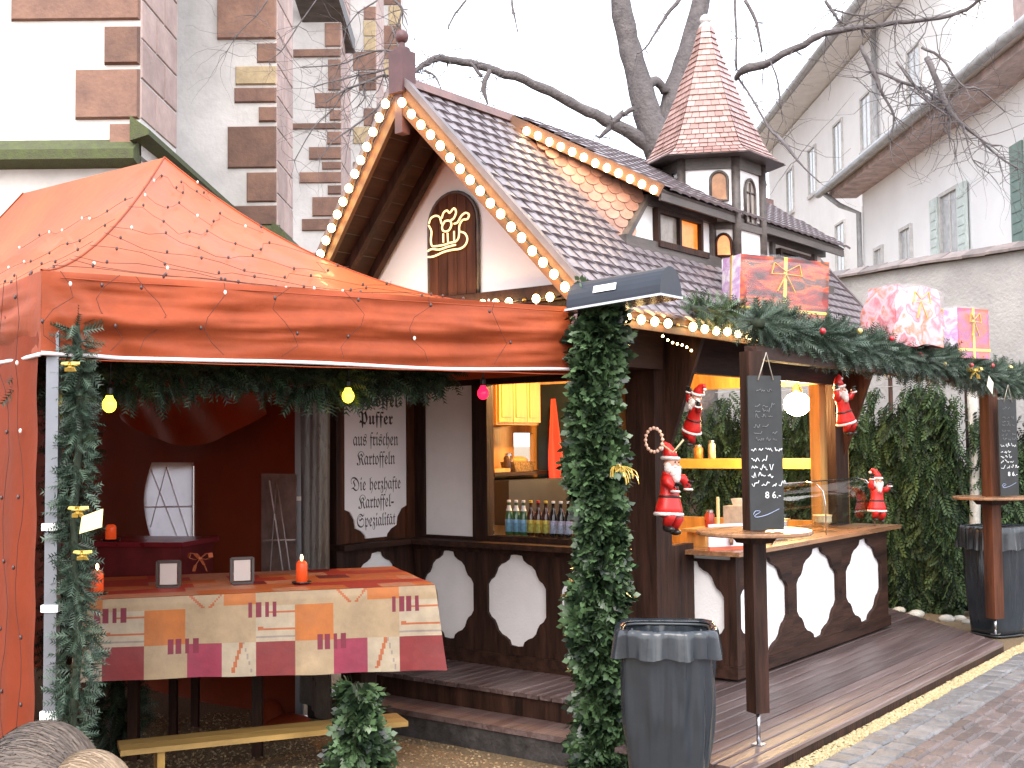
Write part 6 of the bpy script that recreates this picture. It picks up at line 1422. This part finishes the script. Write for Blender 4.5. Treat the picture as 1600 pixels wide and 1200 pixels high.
m = MB(); m.slab([p+Vector((0, 0, -.004)) for p in (TA*.985+TC_*.015, TB_*.985+TD_*.015, TC_*.985+TA*.015, TD_*.985+TB_*.015)], .03); obj('table_board', m, honey, tbl)
for x, y in ((-2.35, 7.35), (-.95, 7.6), (-1.6, 7.4), (-.84, 6.95)):
    m = MB(); m.box(x-.03, x+.03, y-.03, y+.03, zt_, .74); obj('leg', m, wood, tbl)
cl = thing('tablecloth', 'patchwork tablecloth with crimson bars hanging over the front of the long table', 'tablecloth', (-1.45, 6.56, .3)); OFF[cl.name] = Vector(cl.location)
def drape(e0, e1, drop, outn, U0, U1, seed, nu, nv=34, flare=.05):
    m = MB(); m.sm = True; vs = []; e0 = Vector(e0); e1 = Vector(e1); L = (e1-e0).length; outn = Vector(outn).normalized(); dd = (e1-e0).normalized()
    for j in range(nv+1):
        f = j/nv
        for i in range(nu+1):
            s = i/nu; p = e0.lerp(e1, s); endf = max(0, (s-.93)/.07)
            w_ = (.016*math.sin(s*L*6+seed)+.010*math.sin(s*L*15+seed*2)+.012*noise.noise(Vector((s*L*5, f*2, seed))))*f + flare*f**1.2*(.4+.6*endf)+.012*min(1, f*12)
            p = p+outn*w_+dd*(.055*f*endf - .05*f*max(0, (.05-s)/.05)); p.z = .779-drop(s)*f - (0.0)
            vs.append(p)
    for j in range(nv):
        for i in range(nu):
            m.m = pat(U0+(U1-U0)*(i+.5)/nu, 1-(j+.5)/nv); m.add([], []) if False else None
            m.f.append((j*(nu+1)+i, (j+1)*(nu+1)+i, (j+1)*(nu+1)+i+1, j*(nu+1)+i+1)); m.mi.append(m.m); m.smf.append(True)
    m.v = [tuple(v) for v in vs]; return m
fr_n = Vector(((TB_-TA).y, -(TB_-TA).x, 0))
obj('front_drop', drape(TA, TB_, lambda s: .42+.06*s, fr_n, .02-.16, 2.27, 1, 190, 44), mats_t, cl)
sd_n = Vector(((TC_-TB_).y, -(TC_-TB_).x, 0))
obj('side_drop', drape(TB_, TC_, lambda s: .48, sd_n, 2.3, 3.6, 4, 90, 34), mats_t, cl)
obj('side_drop', drape(TD_, TA, lambda s: .44, -sd_n, 0, 1.4, 4, 90, 34), mats_t, cl)
m = MB(); nu, nv = 70, 36; vs = []
r2 = random.Random(11); cellm = {}
for j in range(nv+1):
    for i in range(nu+1):
        s, f = i/nu, j/nv; p = TA.lerp(TB_, s).lerp(TD_.lerp(TC_, s), f); p.z = .781+.0015*math.sin(s*21)*math.sin(f*13); vs.append(tuple(p))
m.v = vs
for j in range(nv):
    for i in range(nu):
        key = (int(i/7.3+.35*(j//6 % 2)), j//6)
        if key not in cellm: cellm[key] = r2.choice([0, 0, 1, 1, 1, 2, 3, 3])
        m.f.append((j*(nu+1)+i, j*(nu+1)+i+1, (j+1)*(nu+1)+i+1, (j+1)*(nu+1)+i)); m.mi.append(cellm[key]); m.smf.append(True)
obj('cloth_top', m, top_m, cl)
# candles, card holders
wax = mat('orange_red_wax', (.72, .085, .02), .4, var=.1, emis=(1, .10, .02), estr=.12); flame = mat('flame', (1, .8, .4), .3, emis=(1, .70, .30), estr=7)
def candle(label, x, y, z, h=.135, r=.033, lit=True):
    t = thing('candle', label, 'candle', (x, y, z)); OFF[t.name] = Vector((x, y, z))
    m = MB(); m.sm = True; m.lathe([(r, .012), (r, h*.82), (r*.9, h*.92), (r*.55, h), (.004, h-.006)], 16, (x, y, z)); obj('wax', m, wax, t)
    m = MB(); m.lathe([(r*1.5, 0), (r*1.75, .01), (r*1.7, .014), (r*1.2, .012)], 16, (x, y, z)); obj('candle_dish', m, black, t)
    m = MB(); m.tube([(x, y, z+h-.006), (x, y, z+h+.006)], .002, 4); obj('wick', m, black, t)
    if lit: m = MB(); m.ell((x, y, z+h+.018), (.008, .008, .018), seg=8, rings=7); obj('flame', m, flame, t)
candle('lit orange candle at the left end of the draped table', -2.29, 6.52, .781)
candle('lit orange candle at the right end of the draped table', -1.24, 6.93, .781)
def holder(label, x, y, z, rz):
    t = thing('card_holder', label, 'menu holder', (x, y, z), rz); OFF[t.name] = Vector((0,0,0))
    m = MB(); m.box(-.062, .062, -.03, .03, 0, .012)
    for sx in (-1, 1): m.box(sx*.062-.008, sx*.062+.008, -.014, .014, .012, .15)
    m.box(-.062, .062, -.014, .014, .142, .156); obj('holder_frame', m, mat('dark_card_frame', (.07, .055, .05), .4), t)
    m = MB(); m.box(-.048, .048, -.006, .0, .018, .138); obj('paper', m, mat('pale_pink_paper', (.66, .58, .54), .7, var=.02), t)
holder('small dark framed card on the left half of the draped table', -1.985, 6.82, .781, R(8)); holder('small dark framed card near the middle of the draped table', -1.60, 6.98, .781, R(20))
# rear table with red cloth
rt = thing('draped_table', 'small rear table under a plain dark red cloth in the tent shadow', 'table', (-2.55, 8.0, gzw(-2.5, 8))); OFF[rt.name] = Vector(rt.location); zr_ = gzw(-2.5, 8)
m = MB(); m.prism([(-3.1, 7.95, .93), (-2.18, 7.80, .93), (-2.06, 8.3, .93), (-3.0, 8.5, .93)], (0, 0, .03)); obj('table_top', m, mat('dark_red_lacquer', (.22, .02, .03), .3), rt)
m = MB(); m.prism([(-3.07, 7.98, .65), (-2.2, 7.83, .65), (-2.1, 8.28, .65), (-2.98, 8.46, .65)], (0, 0, .279)); obj('cloth_skirt', m, mat('dark_red_cloth', (.16, .012, .015), .7, var=.2), rt)
for x, y in ((-3.0, 8.05), (-2.27, 7.92), (-2.2, 8.2), (-2.93, 8.38)): m = MB(); m.box(x-.025, x+.025, y-.025, y+.025, zr_, .65); obj('leg', m, wood, rt)
candle('unlit looking orange candle on the rear red table', -2.72, 8.0, .96, .11, .035, False)
bow('orange cloth bow hanging at the corner of the rear red table', (-2.05, 7.75, .86), .07, mat('orange_ribbon', (.6, .16, .06), .6))
# bench plank
bn = thing('bench', 'low yellow wooden bench in front of the draped table', 'bench', (-1.35, 6.85, gzw(-1.3, 6.85))); OFF[bn.name] = Vector(bn.location)
b0, b1 = Vector((-2.15, 6.50, -.09)), Vector((-.64, 7.12, -.09)); d_ = (b1-b0).normalized(); n_ = Vector((-d_.y, d_.x, 0))
for q in (0, .125):
    m = MB(); m.prism([b0+n_*q, b1+n_*q, b1+n_*(q+.12), b0+n_*(q+.12)], (0, 0, .03)); obj('seat_board', m, mat('yellow_pine', (.42, .26, .08), .5, stretch=(.2, 1, 1), scale=8, var=.15), bn)
for f in (.12, .86):
    p = b0.lerp(b1, f); m = MB(); m.prism([p+n_*.02, p+d_*.04+n_*.02, p+d_*.04+n_*.22, p+n_*.22], (0, 0, gzw(p.x, p.y)-p.z)); obj('leg', m, mat('yellow_pine_leg', (.5, .3, .08), .5), bn)
# fallen fold of orange cloth on the floor
m = MB(); m.sm = True; m.ell((-1.55, 8.15, gzw(-1.5, 8.15)+.03), (.16, .12, .06)); m.ell((-1.68, 8.2, gzw(-1.5, 8.15)+.06), (.10, .10, .12)); obj('cloth_bundle', m, orange_in, label='crumpled end of orange side cloth lying on the tent floor', cat='cloth')

# ---------------------------------------------------------------- passer-by, only the top of the head in view
def skinned(name, verts, edges, radii, m, parent, sub=1):
    me = bpy.data.meshes.new(name); me.from_pydata(verts, edges, []); o = bpy.data.objects.new(name, me); COL.objects.link(o)
    md = o.modifiers.new('s', 'SKIN'); 
    for i, r in enumerate(radii): me.skin_vertices[0].data[i].radius = (r, r)
    me.skin_vertices[0].data[0].use_root = True; md.use_smooth_shade = True
    s2 = o.modifiers.new('u', 'SUBSURF'); s2.levels = sub; s2.render_levels = sub
    dg = bpy.context.evaluated_depsgraph_get(); me2 = bpy.data.meshes.new_from_object(o.evaluated_get(dg)); bpy.data.objects.remove(o)
    me2.materials.clear(); me2.materials.append(m)
    for p_ in me2.polygons: p_.use_smooth = True
    o = bpy.data.objects.new(name, me2); COL.objects.link(o); o.parent = parent; return o
px_, py_ = -.665, 1.80; gz0 = gzw(px_, py_)
pe = thing('person', 'person with grey and blond hair and a coral red clip at the lower left corner', 'person', (px_, py_, gz0)); OFF[pe.name] = Vector((0,0,0))
hh = 1.155-gz0
k_ = hh/1.72
V_ = [(0,0,.95),(0,0,1.10),(0,.01,1.30),(0,.0,1.42),(0,.0,1.50),(.17,0,1.38),(.22,0,1.10),(.23,.08,.86),(.24,.11,.78),(-.17,0,1.38),(-.22,0,1.10),(-.23,.08,.86),(-.24,.11,.78),(.09,0,.88),(.10,.02,.50),(.10,-.01,.10),(.11,.12,.04),(-.09,0,.88),(-.10,-.02,.50),(-.10,.01,.10),(-.11,.14,.04)]
E_ = [(0,1),(1,2),(2,3),(3,4),(3,5),(5,6),(6,7),(7,8),(3,9),(9,10),(10,11),(11,12),(0,13),(13,14),(14,15),(15,16),(0,17),(17,18),(18,19),(19,20)]
Rr = [.15,.14,.16,.09,.055,.07,.055,.042,.035,.07,.055,.042,.035,.10,.07,.05,.045,.10,.07,.05,.045]
skinned('body', [(x*k_, y*k_, z*k_) for x, y, z in V_], E_, [r*k_ for r in Rr], mat('dark_grey_coat', (.05, .05, .06), .8, var=.15), pe)
hc = Vector((-.05, 0, hh-.115))
m = MB(); m.ell(hc, (.078, .098, .112), seg=20, rings=14); m.ell(hc+Vector((0, .10, -.02)), (.015, .022, .02), seg=8, rings=6); m.ell(hc+Vector((.078, 0, -.02)), (.012, .022, .03), seg=8, rings=6); m.ell(hc+Vector((-.078, 0, -.02)), (.012, .022, .03), seg=8, rings=6); m.ell(hc+Vector((0, .088, -.06)), (.025, .012, .008), seg=8, rings=6); obj('head', m, skin, pe)
hairA = mat('grey_brown_hair', (.13, .095, .072), .6, attr='tint', col2=(.05, .036, .028), scale=2); hairB = mat('blond_hair', (.33, .235, .15), .6, attr='tint', col2=(.15, .10, .06), scale=2)
def hair(name, c, r, m_, seed, n, flow, L=.10, rad=.0016):
    V = []; F = []; T = []; rg = np.random.default_rng(seed)
    b = MB(); b.ell(c, tuple(.985*q for q in r), seg=24, rings=16); o1 = obj(name+'_cap', b, m_, pe); tint_attr(o1, [.35]*len(o1.data.polygons))
    for i in range(n):
        th_, u = rg.uniform(0, 6.283), rg.uniform(-.25, 1); s_ = math.sqrt(1-u*u); p = np.array([s_*math.cos(th_), s_*math.sin(th_), u]); pts = []
        d = np.array(flow)+rg.normal(size=3)*.07
        lf = 1.0+.05*rg.random()**1.5
        for k in range(6):
            pts.append(np.array(c)+p*np.array(r)*(lf+(.0 if k < 5 else .01))); p = p+d*.17; p /= np.linalg.norm(p)
        w_ = rad*rg.uniform(.7, 1.7); o = len(V)
        for q in range(6):
            t1 = pts[min(5, q+1)]-pts[max(0, q-1)]; nn = pts[q]-np.array(c); sd_ = np.cross(t1, nn); sd_ /= np.linalg.norm(sd_)+1e-9
            V += [tuple(pts[q]-sd_*w_), tuple(pts[q]+sd_*w_)]
        t_ = np.clip(rg.normal(.5, .12)+.28*math.sin(th_*4+u*3), 0, 1)
        for q in range(5): F.append((o+2*q, o+2*q+1, o+2*q+3, o+2*q+2)); T.append(t_)
    foliage(name, pe, m_, V, F, T, kind=None)
hair('hair', (-.052, .0, hh-.105), (.092, .108, .115), hairA, 2, 9000, (.75, -.2, .1), rad=.0008)
hair('hair_bun', (.036, -.04, hh-.112), (.070, .075, .090), hairB, 3, 9000, (.8, -.15, -.2), rad=.0008)
m = MB(); m.ell((-.115, -.075, hh-.025), (.028, .015, .014), seg=10, rings=7); m.ell((-.10, -.095, hh-.045), (.02, .012, .012), seg=8, rings=6); obj('hair_clip', m, mat('coral_clip', (.85, .14, .12), .3, spec=.7), pe)
